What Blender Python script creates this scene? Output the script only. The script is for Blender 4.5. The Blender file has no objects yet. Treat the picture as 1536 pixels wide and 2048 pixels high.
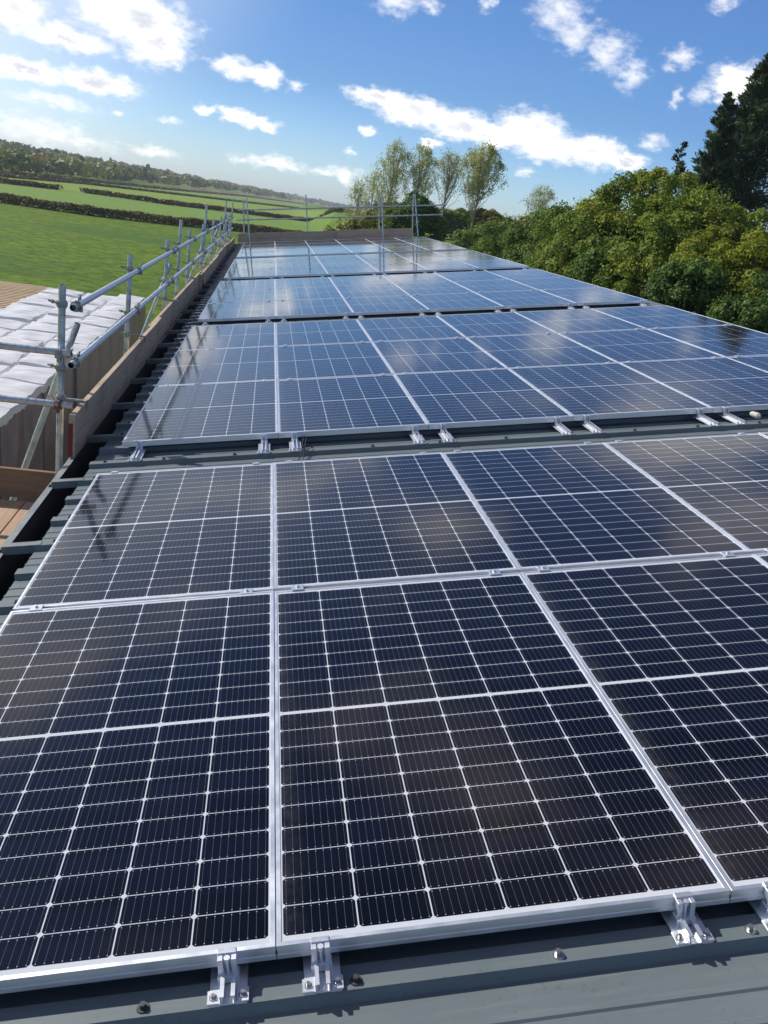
import bpy, math, random
import numpy as np
from mathutils import Vector, Matrix, noise
R = math.radians
sc = bpy.context.scene
COL = sc.collection
rng = np.random.default_rng(7)
random.seed(7)

# ------------------------------------------------------------------ camera
cam = bpy.data.cameras.new("camera")
cam_o = bpy.data.objects.new("camera", cam)
COL.objects.link(cam_o)
cam.sensor_width = 36.0
cam.sensor_fit = 'AUTO'
cam.lens = 29.45
cam.clip_start = 0.05
cam.clip_end = 6000
CR = ((0.98136370, -0.12410442, 0.14670695),
      (0.09478613, -0.35146139, -0.93137686),
      (0.16715273, 0.92792523, -0.33314756))
cam_o.matrix_world = Matrix(((CR[0][0], -CR[1][0], -CR[2][0], -0.16240),
                             (CR[0][1], -CR[1][1], -CR[2][1], -1.38005),
                             (CR[0][2], -CR[1][2], -CR[2][2], 1.51333),
                             (0, 0, 0, 1)))
sc.camera = cam_o

# ------------------------------------------------------------------ light
SUN_AZ = -55.0      # degrees clockwise from +Y (negative = to the left)
SUN_EL = 36.5
SKY = 0.15
sd = Vector((math.sin(R(SUN_AZ)) * math.cos(R(SUN_EL)), math.cos(R(SUN_AZ)) * math.cos(R(SUN_EL)), math.sin(R(SUN_EL))))
sun = bpy.data.lights.new("sun", 'SUN')
sun.energy = 4.0
sun.angle = R(0.5)
sun.color = (1.0, 0.95, 0.87)
sun_o = bpy.data.objects.new("sun", sun)
COL.objects.link(sun_o)
sun_o.rotation_euler = (-sd).to_track_quat('-Z', 'Y').to_euler()
sun_o.location = sd * 50

vs = sc.view_settings
vs.view_transform = 'Standard'
vs.look = 'None'
vs.exposure = 0.15
vs.gamma = 1.0
vs.use_curve_mapping = False


class NT:
    """small node tree helper"""
    def __init__(s, nt):
        s.nt = nt
        nt.nodes.clear()

    def n(s, typ, **kw):
        nd = s.nt.nodes.new(typ)
        for k, v in kw.items():
            if k.startswith('i_'):
                key = k[2:]
                key = int(key) if key.isdigit() else key.replace('_', ' ')
                s.set(nd.inputs[key], v)
            else:
                setattr(nd, k, v)
        return nd

    def set(s, sock, v):
        if isinstance(v, bpy.types.NodeSocket):
            s.nt.links.new(v, sock)
        elif isinstance(v, bpy.types.Node):
            s.nt.links.new(v.outputs[0], sock)
        else:
            sock.default_value = v

    def m(s, op, a, b=0.0, c=None, clamp=False):
        nd = s.nt.nodes.new('ShaderNodeMath')
        nd.operation = op
        nd.use_clamp = clamp
        s.set(nd.inputs[0], a)
        s.set(nd.inputs[1], b)
        if c is not None:
            s.set(nd.inputs[2], c)
        return nd.outputs[0]

    def vm(s, op, a, b=None, scale=None):
        nd = s.nt.nodes.new('ShaderNodeVectorMath')
        nd.operation = op
        s.set(nd.inputs[0], a)
        if b is not None:
            s.set(nd.inputs[1], b)
        if scale is not None:
            s.set(nd.inputs[3], scale)
        return nd

    def mix(s, f, a, b):
        nd = s.nt.nodes.new('ShaderNodeMix')
        nd.data_type = 'RGBA'
        s.set(nd.inputs[0], f)
        s.set(nd.inputs[6], a)
        s.set(nd.inputs[7], b)
        return nd.outputs[2]

    def ramp(s, f, stops, interp='LINEAR'):
        nd = s.nt.nodes.new('ShaderNodeValToRGB')
        cr = nd.color_ramp
        cr.interpolation = interp
        while len(cr.elements) < len(stops):
            cr.elements.new(0.5)
        for e, (p, c) in zip(cr.elements, stops):
            e.position = p
            e.color = c if len(c) == 4 else (*c, 1)
        s.set(nd.inputs[0], f)
        return nd.outputs[0]

    def maprange(s, v, a, b, c=0.0, d=1.0, smooth=False):
        nd = s.nt.nodes.new('ShaderNodeMapRange')
        if smooth:
            nd.interpolation_type = 'SMOOTHSTEP'
        for i, q in enumerate((v, a, b, c, d)):
            s.set(nd.inputs[i], q)
        return nd.outputs[0]

    def noise(s, vec, scale, detail=3.0, rough=0.5, dim='3D'):
        nd = s.nt.nodes.new('ShaderNodeTexNoise')
        nd.noise_dimensions = dim
        if vec is not None:
            s.set(nd.inputs['Vector'], vec)
        nd.inputs['Scale'].default_value = scale
        nd.inputs['Detail'].default_value = detail
        nd.inputs['Roughness'].default_value = rough
        return nd


# ------------------------------------------------------------------ world: nishita sky + clouds by direction
# each cloud: azimuth, elevation, half width, half height, thickness
CLOUDS = [[-0.1528, 0.1449, 0.0532, 0.0184, 1.0], [-0.1323, 0.1252, 0.0319, 0.0171, 1.0], [-0.1791, 0.1463, 0.0282, 0.013, 1.0],
 [-0.2181, 0.1147, 0.0442, 0.0089, 0.9], [-0.2499, 0.0799, 0.0343, 0.009, 1.0], [-0.1865, 0.0798, 0.0386, 0.0093, 1.0],
 [-0.268, 0.1302, 0.0308, 0.0128, 1.0], [-0.2265, 0.0547, 0.0426, 0.0065, 0.6], [-0.0455, 0.1176, 0.0309, 0.0079, 0.9],
 [-0.0165, 0.1158, 0.0146, 0.0094, 1.0], [0.0131, 0.1111, 0.0095, 0.0057, 0.6], [-0.0782, 0.0731, 0.0113, 0.0044, 0.9],
 [-0.0468, 0.0724, 0.0167, 0.0068, 1.0], [-0.0199, 0.0689, 0.0201, 0.0054, 0.9], [-0.1132, 0.0562, 0.0142, 0.0039, 0.8],
 [-0.1661, 0.0568, 0.0078, 0.0029, 0.7], [0.1066, 0.2045, 0.0234, 0.0121, 0.8], [0.1435, 0.2045, 0.013, 0.0044, 0.5],
 [0.2023, 0.2141, 0.0093, 0.0069, 0.6], [0.2772, 0.2177, 0.0282, 0.0169, 0.8], [0.2973, 0.1979, 0.0257, 0.013, 0.75],
 [0.3337, 0.1863, 0.023, 0.0175, 0.6], [0.3636, 0.1691, 0.0178, 0.0133, 0.5], [0.4066, 0.1883, 0.0168, 0.0078, 0.75],
 [0.47, 0.1717, 0.0297, 0.0146, 1.0], [0.437, 0.1585, 0.0124, 0.0089, 0.5], [0.4118, 0.1536, 0.006, 0.0099, 0.5],
 [0.0959, 0.0788, 0.0098, 0.004, 1.0], [0.1662, 0.0781, 0.012, 0.0045, 1.0], [0.0813, 0.0569, 0.0076, 0.0035, 0.8],
 [0.1018, 0.1137, 0.0323, 0.0077, 1.0], [0.1438, 0.1067, 0.0433, 0.0116, 1.0], [0.1942, 0.1011, 0.0379, 0.0126, 1.0],
 [0.2309, 0.0953, 0.0325, 0.0107, 1.0], [0.27, 0.1045, 0.0375, 0.0159, 1.0], [0.2945, 0.0914, 0.0401, 0.0122, 1.0],
 [0.3427, 0.0928, 0.0316, 0.0125, 1.0], [0.3755, 0.0887, 0.0235, 0.0068, 1.0], [0.3991, 0.1097, 0.0144, 0.0071, 0.7],
 [0.2727, 0.0652, 0.0098, 0.004, 0.7], [0.4341, 0.2386, 0.0134, 0.0072, 0.4], [-0.1268, 0.0236, 0.023, 0.005, 0.6],
 [-0.0001, 0.0333, 0.0297, 0.0051, 0.6], [0.0496, 0.0322, 0.0219, 0.0041, 0.5], [0.0774, 0.0322, 0.0165, 0.0062, 0.6],
 [-0.0379, 0.0321, 0.0133, 0.004, 0.4], [-0.2403, 0.0258, 0.0426, 0.0104, 0.5], [-0.1921, 0.0228, 0.0294, 0.0049, 0.4]]
w = bpy.data.worlds.new("World")
sc.world = w
w.use_nodes = True
W = NT(w.node_tree)
sky = W.n('ShaderNodeTexSky', sky_type='NISHITA', sun_disc=False, sun_elevation=R(SUN_EL), sun_rotation=R(SUN_AZ),
          altitude=0.0, air_density=1.0, dust_density=0.6, ozone_density=3.0)
tc = W.n('ShaderNodeTexCoord')
sep = W.n('ShaderNodeSeparateXYZ', i_0=tc.outputs['Generated'])
dx, dy, dz = sep.outputs
az = W.m('ARCTAN2', dx, dy)
el = W.m('ARCSINE', dz)
ae = W.n('ShaderNodeCombineXYZ', i_0=az, i_1=el, i_2=0.0).outputs[0]
ae_n = W.n('ShaderNodeCombineXYZ', i_0=az, i_1=W.m('MULTIPLY', el, 1.7), i_2=0.0).outputs[0]
warp = W.noise(ae_n, 55.0, 4.0, 0.6)
wv = W.vm('SCALE', W.vm('SUBTRACT', warp.outputs['Color'], (0.5, 0.5, 0.5)).outputs[0], scale=0.026).outputs[0]
wv = W.vm('MULTIPLY', wv, (1.0, 0.75, 0.0)).outputs[0]
aew = W.vm('ADD', ae, wv).outputs[0]
mask = -1.0
mask2 = -1.0
for (a, e, sx, sy, wt) in CLOUDS:
    mp = W.n('ShaderNodeMapping', vector_type='TEXTURE', i_Vector=aew)
    mp.inputs['Location'].default_value = (a, e, 0)
    mp.inputs['Scale'].default_value = (sx * 1.25, sy * 1.5, 1)
    ln = W.vm('LENGTH', mp.outputs[0]).outputs['Value']
    if wt > 0.85 or e < 0.04:
        v = W.m('MULTIPLY_ADD', ln, -wt, wt)       # wt*(1-r)
        mask = W.m('MAXIMUM', v, mask)
    else:
        v = W.m('MULTIPLY_ADD', ln, -0.85, 0.85)
        mask2 = W.m('MAXIMUM', v, mask2)
fine = W.noise(ae_n, 62.0, 6.0, 0.6).outputs[0]
dens = W.m('ADD', mask, W.m('MULTIPLY', W.m('SUBTRACT', fine, 0.5), 0.95))
a_low = W.maprange(dens, -0.12, 0.66, 0, 1, True)
dens2 = W.m('ADD', mask2, W.m('MULTIPLY', W.m('SUBTRACT', fine, 0.5), 1.5))
a_low = W.m('MAXIMUM', a_low, W.maprange(dens2, -0.05, 0.95, 0, 0.72, True))
# clouds overhead, seen only as reflections in the glass
pl = W.vm('DIVIDE', tc.outputs['Generated'], W.n('ShaderNodeCombineXYZ', i_0=W.m('MAXIMUM', dz, 0.05), i_1=W.m('MAXIMUM', dz, 0.05), i_2=1.0)).outputs[0]
over = W.noise(W.vm('MULTIPLY', pl, (1, 1, 0)).outputs[0], 1.25, 3.0, 0.5).outputs[0]
a_hi = W.m('MULTIPLY', W.maprange(over, 0.48, 0.66, 0, 1, True), W.maprange(dz, 0.25, 0.31, 0, 1, True))
alpha = W.m('MAXIMUM', a_low, W.m('MULTIPLY', a_hi, W.maprange(dz, 0.3, 0.8, 0.85, 0.55)))
# brighter, whiter air towards the sun and the horizon is the sky's own; clouds: white tops, grey bellies
belly = W.m('MULTIPLY', W.maprange(dens, 0.45, 0.95, 0, 1, True), W.maprange(W.noise(ae_n, 11.0, 2.0, 0.5).outputs[0], 0.40, 0.62, 0, 1, True))
ccol = W.mix(W.maprange(dz, 0.28, 0.6), W.mix(belly, (7.6, 7.5, 7.5, 1), (4.5, 4.7, 5.3, 1)), (5.6, 5.0, 4.8, 1))
tint = W.mix(W.maprange(dz, 0.0, 0.12), (0.70, 0.88, 1.18, 1), (0.38, 0.545, 0.80, 1))
skyb = W.vm('MULTIPLY', sky.outputs[0], tint).outputs[0]
skyb = W.vm('SCALE', skyb, scale=W.maprange(dz, 0.30, 0.80, 1.0, 0.50)).outputs[0]
sdot = W.vm('DOT_PRODUCT', tc.outputs['Generated'], tuple(sd)).outputs['Value']
glow = W.m('MULTIPLY', W.maprange(sdot, 0.53, 0.82, 0, 0.9, True), W.maprange(dz, 0.5, 0.15, 0, 1, True))
skyb = W.vm('SCALE', skyb, scale=W.maprange(sdot, 0.25, 0.58, 1.0, 0.84)).outputs[0]
skyb = W.mix(glow, skyb, (6.4, 6.7, 7.0, 1))
skyc = W.mix(alpha, skyb, ccol)
bg = W.n('ShaderNodeBackground', i_Color=skyc, i_Strength=SKY)
W.n('ShaderNodeOutputWorld', i_Surface=bg.outputs[0])


# ------------------------------------------------------------------ materials
def mat(name):
    m = bpy.data.materials.new(name)
    m.use_nodes = True
    return m, NT(m.node_tree)


def finish(N, bs):
    N.n('ShaderNodeOutputMaterial', i_Surface=bs.outputs[0])


def plain(name, col, rough=0.5, metal=0.0, var=0.15, scale=6.0, bump=0.0, bscale=40.0, stretch=(1, 1, 1), rvar=0.1, coords='Object', spec=0.5):
    m, N = mat(name)
    t = N.n('ShaderNodeTexCoord')
    v = N.vm('MULTIPLY', t.outputs[coords], stretch).outputs[0]
    nz = N.noise(v, scale, 5.0, 0.6).outputs[0]
    f = N.maprange(nz, 0.3, 0.7, 0, 1)
    a = tuple(c * (1 - var) for c in col) + (1,)
    b = tuple(min(1, c * (1 + var)) for c in col) + (1,)
    bs = N.n('ShaderNodeBsdfPrincipled', i_Base_Color=N.mix(f, a, b), i_Metallic=metal)
    N.set(bs.inputs['Roughness'], N.maprange(nz, 0.3, 0.7, rough - rvar, rough + rvar))
    bs.inputs['Specular IOR Level'].default_value = spec
    if bump:
        nb = N.noise(v, bscale, 4.0, 0.6).outputs[0]
        bp = N.n('ShaderNodeBump', i_Strength=bump, i_Distance=0.01, i_Height=nb)
        N.set(bs.inputs['Normal'], bp.outputs[0])
    finish(N, bs)
    return m


M = {}
M['alu'] = plain('anodised_aluminium', (0.78, 0.80, 0.84), 0.40, 0.80, 0.05, 9, stretch=(1, 1, 4))
M['galv'] = plain('galvanised_tube', (0.52, 0.56, 0.60), 0.36, 0.75, 0.3, 14, 0.15, 60, rvar=0.14)
M['coupler'] = plain('zinc_coupler', (0.36, 0.36, 0.34), 0.45, 0.8, 0.35, 40, rvar=0.15)
M['rusty'] = plain('rusty_coupler', (0.20, 0.10, 0.065), 0.7, 0.3, 0.4, 50)
M['bore'] = plain('tube_bore', (0.012, 0.012, 0.013), 0.9)
M['steel'] = plain('screw_steel', (0.42, 0.42, 0.42), 0.35, 0.9, 0.2, 80)
M['screwdark'] = plain('screw_cap', (0.05, 0.055, 0.06), 0.45, 0.2, 0.3, 80)
M['red'] = plain('red_paint', (0.20, 0.018, 0.018), 0.55, 0.0, 0.3, 30)
M['cable'] = plain('black_cable', (0.012, 0.012, 0.012), 0.5)
M['cream'] = plain('cream_rubber', (0.62, 0.56, 0.44), 0.7)
M['rust_wire'] = plain('black_wire', (0.02, 0.02, 0.02), 0.6)


def roof_mat():
    m, N = mat('slate_grey_roof_sheet')
    t = N.n('ShaderNodeTexCoord')
    P = t.outputs['Object']
    n1 = N.noise(P, 1.3, 5, 0.6).outputs[0]
    n2 = N.noise(N.vm('MULTIPLY', P, (3.0, 40, 3)).outputs[0], 1.6, 4, 0.6).outputs[0]
    n3 = N.noise(P, 60, 3, 0.7).outputs[0]
    c = N.mix(N.maprange(n1, 0.3, 0.7), (0.122, 0.154, 0.165, 1), (0.152, 0.186, 0.195, 1))
    c = N.mix(N.m('MULTIPLY', N.maprange(n2, 0.55, 0.75), 0.35), c, (0.23, 0.24, 0.23, 1))
    c = N.mix(N.m('MULTIPLY', N.maprange(n3, 0.60, 0.74), 0.45), c, (0.08, 0.08, 0.075, 1))
    bs = N.n('ShaderNodeBsdfPrincipled', i_Base_Color=c, i_Roughness=N.maprange(n2, 0.3, 0.7, 0.42, 0.6))
    bs.inputs['Specular IOR Level'].default_value = 0.35
    bp = N.n('ShaderNodeBump', i_Strength=0.15, i_Distance=0.004, i_Height=N.noise(P, 5, 3).outputs[0])
    N.set(bs.inputs['Normal'], bp.outputs[0])
    finish(N, bs)
    return m


M['roof'] = roof_mat()
M['gutter'] = plain('grey_gutter_steel', (0.17, 0.195, 0.195), 0.5, 0.0, 0.3, 7, 0.1, 30)


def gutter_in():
    return plain('gutter_inside_dark', (0.025, 0.027, 0.027), 0.85, 0.0, 0.4, 8, 0.3, 30)  # near-black colour given to the deep inside of the steel gutter


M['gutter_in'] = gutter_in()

PW, PL, FH = 1.038, 1.755, 0.037     # panel width, length, frame depth


def cell_mat():
    m, N = mat('mono_half_cut_cells')
    t = N.n('ShaderNodeTexCoord')
    sp = N.n('ShaderNodeSeparateXYZ', i_0=t.outputs['Object'])
    x, y = sp.outputs[0], sp.outputs[1]
    cw, ch = 0.1684, 0.0845
    mx = (PW - 6 * cw) / 2
    my = (PL - 20 * ch - 0.013) / 2
    xx = N.m('SUBTRACT', x, mx)
    yy = N.m('SUBTRACT', N.m('MINIMUM', y, N.m('SUBTRACT', PL, y)), my)
    fx = N.m('MODULO', xx, cw)
    fy = N.m('MODULO', yy, ch)
    ex = N.m('SUBTRACT', cw / 2, N.m('ABSOLUTE', N.m('SUBTRACT', fx, cw / 2)))
    ey = N.m('SUBTRACT', ch / 2, N.m('ABSOLUTE', N.m('SUBTRACT', fy, ch / 2)))
    ok = N.m('MULTIPLY', N.m('GREATER_THAN', ex, 0.0016), N.m('GREATER_THAN', ey, 0.0011))
    ok = N.m('MULTIPLY', ok, N.m('GREATER_THAN', N.m('ADD', ex, ey), 0.0092))
    ok = N.m('MULTIPLY', ok, N.m('MULTIPLY', N.m('GREATER_THAN', xx, 0), N.m('LESS_THAN', xx, 6 * cw)))
    ok = N.m('MULTIPLY', ok, N.m('MULTIPLY', N.m('GREATER_THAN', yy, 0), N.m('LESS_THAN', yy, 10 * ch)))
    bb = N.m('ABSOLUTE', N.m('SUBTRACT', N.m('MODULO', fx, cw / 9), cw / 18))
    bus = N.m('LESS_THAN', bb, 0.00042)
    # small solder pads on each busbar near the cell edges
    pad = N.m('MULTIPLY', N.m('LESS_THAN', bb, 0.0012), N.m('LESS_THAN', N.m('ABSOLUTE', N.m('SUBTRACT', ey, 0.007)), 0.0012))
    oi = N.n('ShaderNodeObjectInfo')
    cid = N.n('ShaderNodeCombineXYZ', i_0=N.m('FLOOR', N.m('DIVIDE', xx, cw)), i_1=N.m('FLOOR', N.m('DIVIDE', y, ch)), i_2=N.m('MULTIPLY', oi.outputs['Random'], 97.0))
    wn = N.n('ShaderNodeTexWhiteNoise', noise_dimensions='3D', i_Vector=cid.outputs[0]).outputs['Value']
    cell = N.mix(wn, (0.0025, 0.0028, 0.0055, 1), (0.0050, 0.0055, 0.013, 1))
    soil = N.noise(t.outputs['Object'], 3.0, 5, 0.65).outputs[0]
    cell = N.mix(N.m('MULTIPLY', N.maprange(soil, 0.5, 0.8), 0.15), cell, (0.02, 0.018, 0.018, 1))
    # dust washed down to the low edge of the glass
    low_ = N.m('MULTIPLY', N.maprange(x, 0.075, 0.012), N.maprange(N.noise(t.outputs['Object'], 14, 4, 0.7).outputs[0], 0.35, 0.7))
    cell = N.mix(N.m('MULTIPLY', low_, 0.35), cell, (0.12, 0.11, 0.10, 1))
    spk = N.noise(t.outputs['Object'], 160, 2, 0.6).outputs[0]
    cell = N.mix(N.m('MULTIPLY', N.maprange(spk, 0.72, 0.8), 0.30), cell, (0.16, 0.15, 0.14, 1))
    cell = N.mix(N.m('MAXIMUM', N.m('MULTIPLY', bus, 0.26), pad), cell, (0.36, 0.37, 0.40, 1))
    col = N.mix(ok, (0.58, 0.61, 0.65, 1), cell)
    rough = N.maprange(soil, 0.3, 0.7, 0.06, 0.10)
    bs = N.n('ShaderNodeBsdfPrincipled', i_Base_Color=col, i_Roughness=rough)
    bs.inputs['IOR'].default_value = 1.50
    bs.inputs['Specular IOR Level'].default_value = 0.48
    wav = N.noise(t.outputs['Object'], 1.7, 2, 0.5).outputs[0]
    bp = N.n('ShaderNodeBump', i_Strength=0.25, i_Distance=0.004, i_Height=wav)
    N.set(bs.inputs['Normal'], bp.outputs[0])
    finish(N, bs)
    return m


M['cells'] = cell_mat()


def wood_mat(name, c1, c2, grain=(1.2, 22, 22), rough=0.75):
    m, N = mat(name)
    t = N.n('ShaderNodeTexCoord')
    P = t.outputs['Object']
    g = N.noise(N.vm('MULTIPLY', P, grain).outputs[0], 2.2, 6, 0.65).outputs[0]
    d = N.noise(P, 2.4, 5, 0.65).outputs[0]
    c = N.mix(N.maprange(g, 0.3, 0.72), (*c1, 1), (*c2, 1))
    c = N.mix(N.m('MULTIPLY', N.maprange(d, 0.5, 0.75), 0.55), c, (c1[0] * 0.55, c1[1] * 0.55, c1[2] * 0.58, 1))
    bs = N.n('ShaderNodeBsdfPrincipled', i_Base_Color=c, i_Roughness=rough)
    bs.inputs['Specular IOR Level'].default_value = 0.25
    bp = N.n('ShaderNodeBump', i_Strength=0.35, i_Distance=0.003, i_Height=g)
    N.set(bs.inputs['Normal'], bp.outputs[0])
    finish(N, bs)
    return m


M['board'] = wood_mat('weathered_scaffold_board', (0.36, 0.27, 0.19), (0.66, 0.52, 0.38), (22, 1.0, 22))
M['board_x'] = wood_mat('weathered_gable_board', (0.50, 0.32, 0.22), (0.72, 0.52, 0.39), (1.0, 22, 22))
M['board_b'] = wood_mat('brown_ply_board', (0.22, 0.14, 0.085), (0.33, 0.22, 0.14), (1.0, 22, 22))
M['deck'] = wood_mat('deck_boards', (0.42, 0.28, 0.19), (0.60, 0.42, 0.30), (22, 1.0, 22))
M['batten'] = wood_mat('timber_battens', (0.42, 0.30, 0.17), (0.60, 0.46, 0.29), (0.6, 14, 14))
M['bale_top'] = plain('white_stretch_film', (0.72, 0.72, 0.73), 0.42, 0.0, 0.10, 3.0, 0.8, 5.0, stretch=(0.9, 5.5, 2), spec=0.5)
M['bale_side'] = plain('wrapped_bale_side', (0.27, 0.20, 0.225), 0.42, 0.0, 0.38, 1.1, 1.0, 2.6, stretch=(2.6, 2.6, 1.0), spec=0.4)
M['wall'] = plain('grey_wall_cladding', (0.2, 0.22, 0.22), 0.6)
M['bark'] = plain('bark', (0.12, 0.10, 0.075), 0.9, 0.0, 0.3, 8, 0.4, 20)
M['bark_pale'] = plain('pale_grey_bark', (0.30, 0.28, 0.23), 0.9, 0.0, 0.3, 4)


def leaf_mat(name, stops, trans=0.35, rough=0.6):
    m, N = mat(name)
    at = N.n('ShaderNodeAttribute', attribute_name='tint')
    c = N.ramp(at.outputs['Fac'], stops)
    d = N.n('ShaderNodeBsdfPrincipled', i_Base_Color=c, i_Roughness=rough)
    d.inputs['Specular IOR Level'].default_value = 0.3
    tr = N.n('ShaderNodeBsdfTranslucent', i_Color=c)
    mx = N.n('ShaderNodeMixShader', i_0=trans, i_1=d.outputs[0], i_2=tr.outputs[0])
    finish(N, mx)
    return m


M['leaf_olive'] = leaf_mat('olive_green_leaves', [(0, (0.07, 0.12, 0.014)), (0.5, (0.20, 0.28, 0.03)), (1, (0.42, 0.42, 0.055))])
M['leaf_dark'] = leaf_mat('dark_green_leaves', [(0, (0.05, 0.10, 0.02)), (0.6, (0.14, 0.235, 0.04)), (1, (0.30, 0.34, 0.05))])
M['leaf_yellow'] = leaf_mat('yellow_green_leaves', [(0, (0.08, 0.12, 0.01)), (0.5, (0.24, 0.29, 0.02)), (1, (0.45, 0.40, 0.04))])
M['leaf_conifer'] = leaf_mat('conifer_needles', [(0, (0.014, 0.030, 0.018)), (1, (0.12, 0.18, 0.075))], 0.25, 0.5)
M['leaf_poplar'] = leaf_mat('pale_poplar_leaves', [(0, (0.28, 0.34, 0.12)), (1, (0.56, 0.56, 0.18))], 0.5)
M['leaf_autumn'] = leaf_mat('autumn_bush_leaves', [(0, (0.10, 0.13, 0.025)), (0.6, (0.25, 0.27, 0.045)), (1, (0.48, 0.34, 0.06))])
M['leaf_hedge'] = leaf_mat('hedge_leaves', [(0, (0.045, 0.04, 0.014)), (0.5, (0.10, 0.085, 0.025)), (1, (0.22, 0.14, 0.05))], 0.2)
M['leaf_wood'] = leaf_mat('far_wood_leaves', [(0, (0.035, 0.06, 0.02)), (0.35, (0.11, 0.17, 0.035)), (0.7, (0.27, 0.31, 0.06)), (1, (0.38, 0.27, 0.08))], 0.2)


def field_mat(name, ca, cb, cc, s1, s2, bump=0.6, bd=0.12):
    m, N = mat(name)
    t = N.n('ShaderNodeTexCoord')
    P = t.outputs['Object']
    big = N.noise(N.vm('MULTIPLY', P, (0.6, 1.4, 1)).outputs[0], s1, 4, 0.6).outputs[0]
    sm = N.noise(P, s2, 7, 0.78).outputs[0]
    c = N.mix(N.maprange(sm, 0.38, 0.62), (*ca, 1), (*cb, 1))
    c = N.mix(N.m('MULTIPLY', N.maprange(big, 0.45, 0.65, 0, 1, True), 0.75), c, (*cc, 1))
    row = N.n('ShaderNodeTexWave', wave_type='BANDS', bands_direction='DIAGONAL', i_Vector=P, i_Scale=0.35, i_Distortion=1.5)
    c = N.mix(N.m('MULTIPLY', row.outputs['Fac'], 0.10), c, (ca[0] * 0.6, ca[1] * 0.6, ca[2] * 0.6, 1))
    bs = N.n('ShaderNodeBsdfPrincipled', i_Base_Color=c, i_Roughness=0.85)
    bs.inputs['Specular IOR Level'].default_value = 0.15
    bp = N.n('ShaderNodeBump', i_Strength=bump, i_Distance=bd, i_Height=sm)
    N.set(bs.inputs['Normal'], bp.outputs[0])
    finish(N, bs)
    return m


M['crop'] = field_mat('leafy_crop_field', (0.045, 0.10, 0.004), (0.21, 0.33, 0.012), (0.07, 0.16, 0.02), 0.05, 1.3, 0.9, 0.3)
M['grass2'] = field_mat('short_grass_field', (0.13, 0.23, 0.03), (0.20, 0.32, 0.04), (0.15, 0.26, 0.035), 0.03, 0.9, 0.2)
M['grass3'] = field_mat('yellow_green_field', (0.17, 0.26, 0.025), (0.25, 0.35, 0.035), (0.19, 0.28, 0.03), 0.03, 0.7, 0.2)
M['ploughed'] = field_mat('ploughed_earth', (0.20, 0.13, 0.095), (0.27, 0.18, 0.13), (0.17, 0.13, 0.08), 0.02, 0.6, 0.2)


# ------------------------------------------------------------------ mesh helpers
def tag(o, label=None, cat=None, group=None, kind=None):
    if label:
        o['label'] = label
    if cat:
        o['category'] = cat
    if group:
        o['group'] = group
    if kind:
        o['kind'] = kind
    return o


def empty(name, loc=(0, 0, 0), rot=(0, 0, 0)):
    o = bpy.data.objects.new(name, None)
    o.empty_display_size = 0.1
    o.location = loc
    o.rotation_euler = rot
    COL.objects.link(o)
    return o


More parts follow.
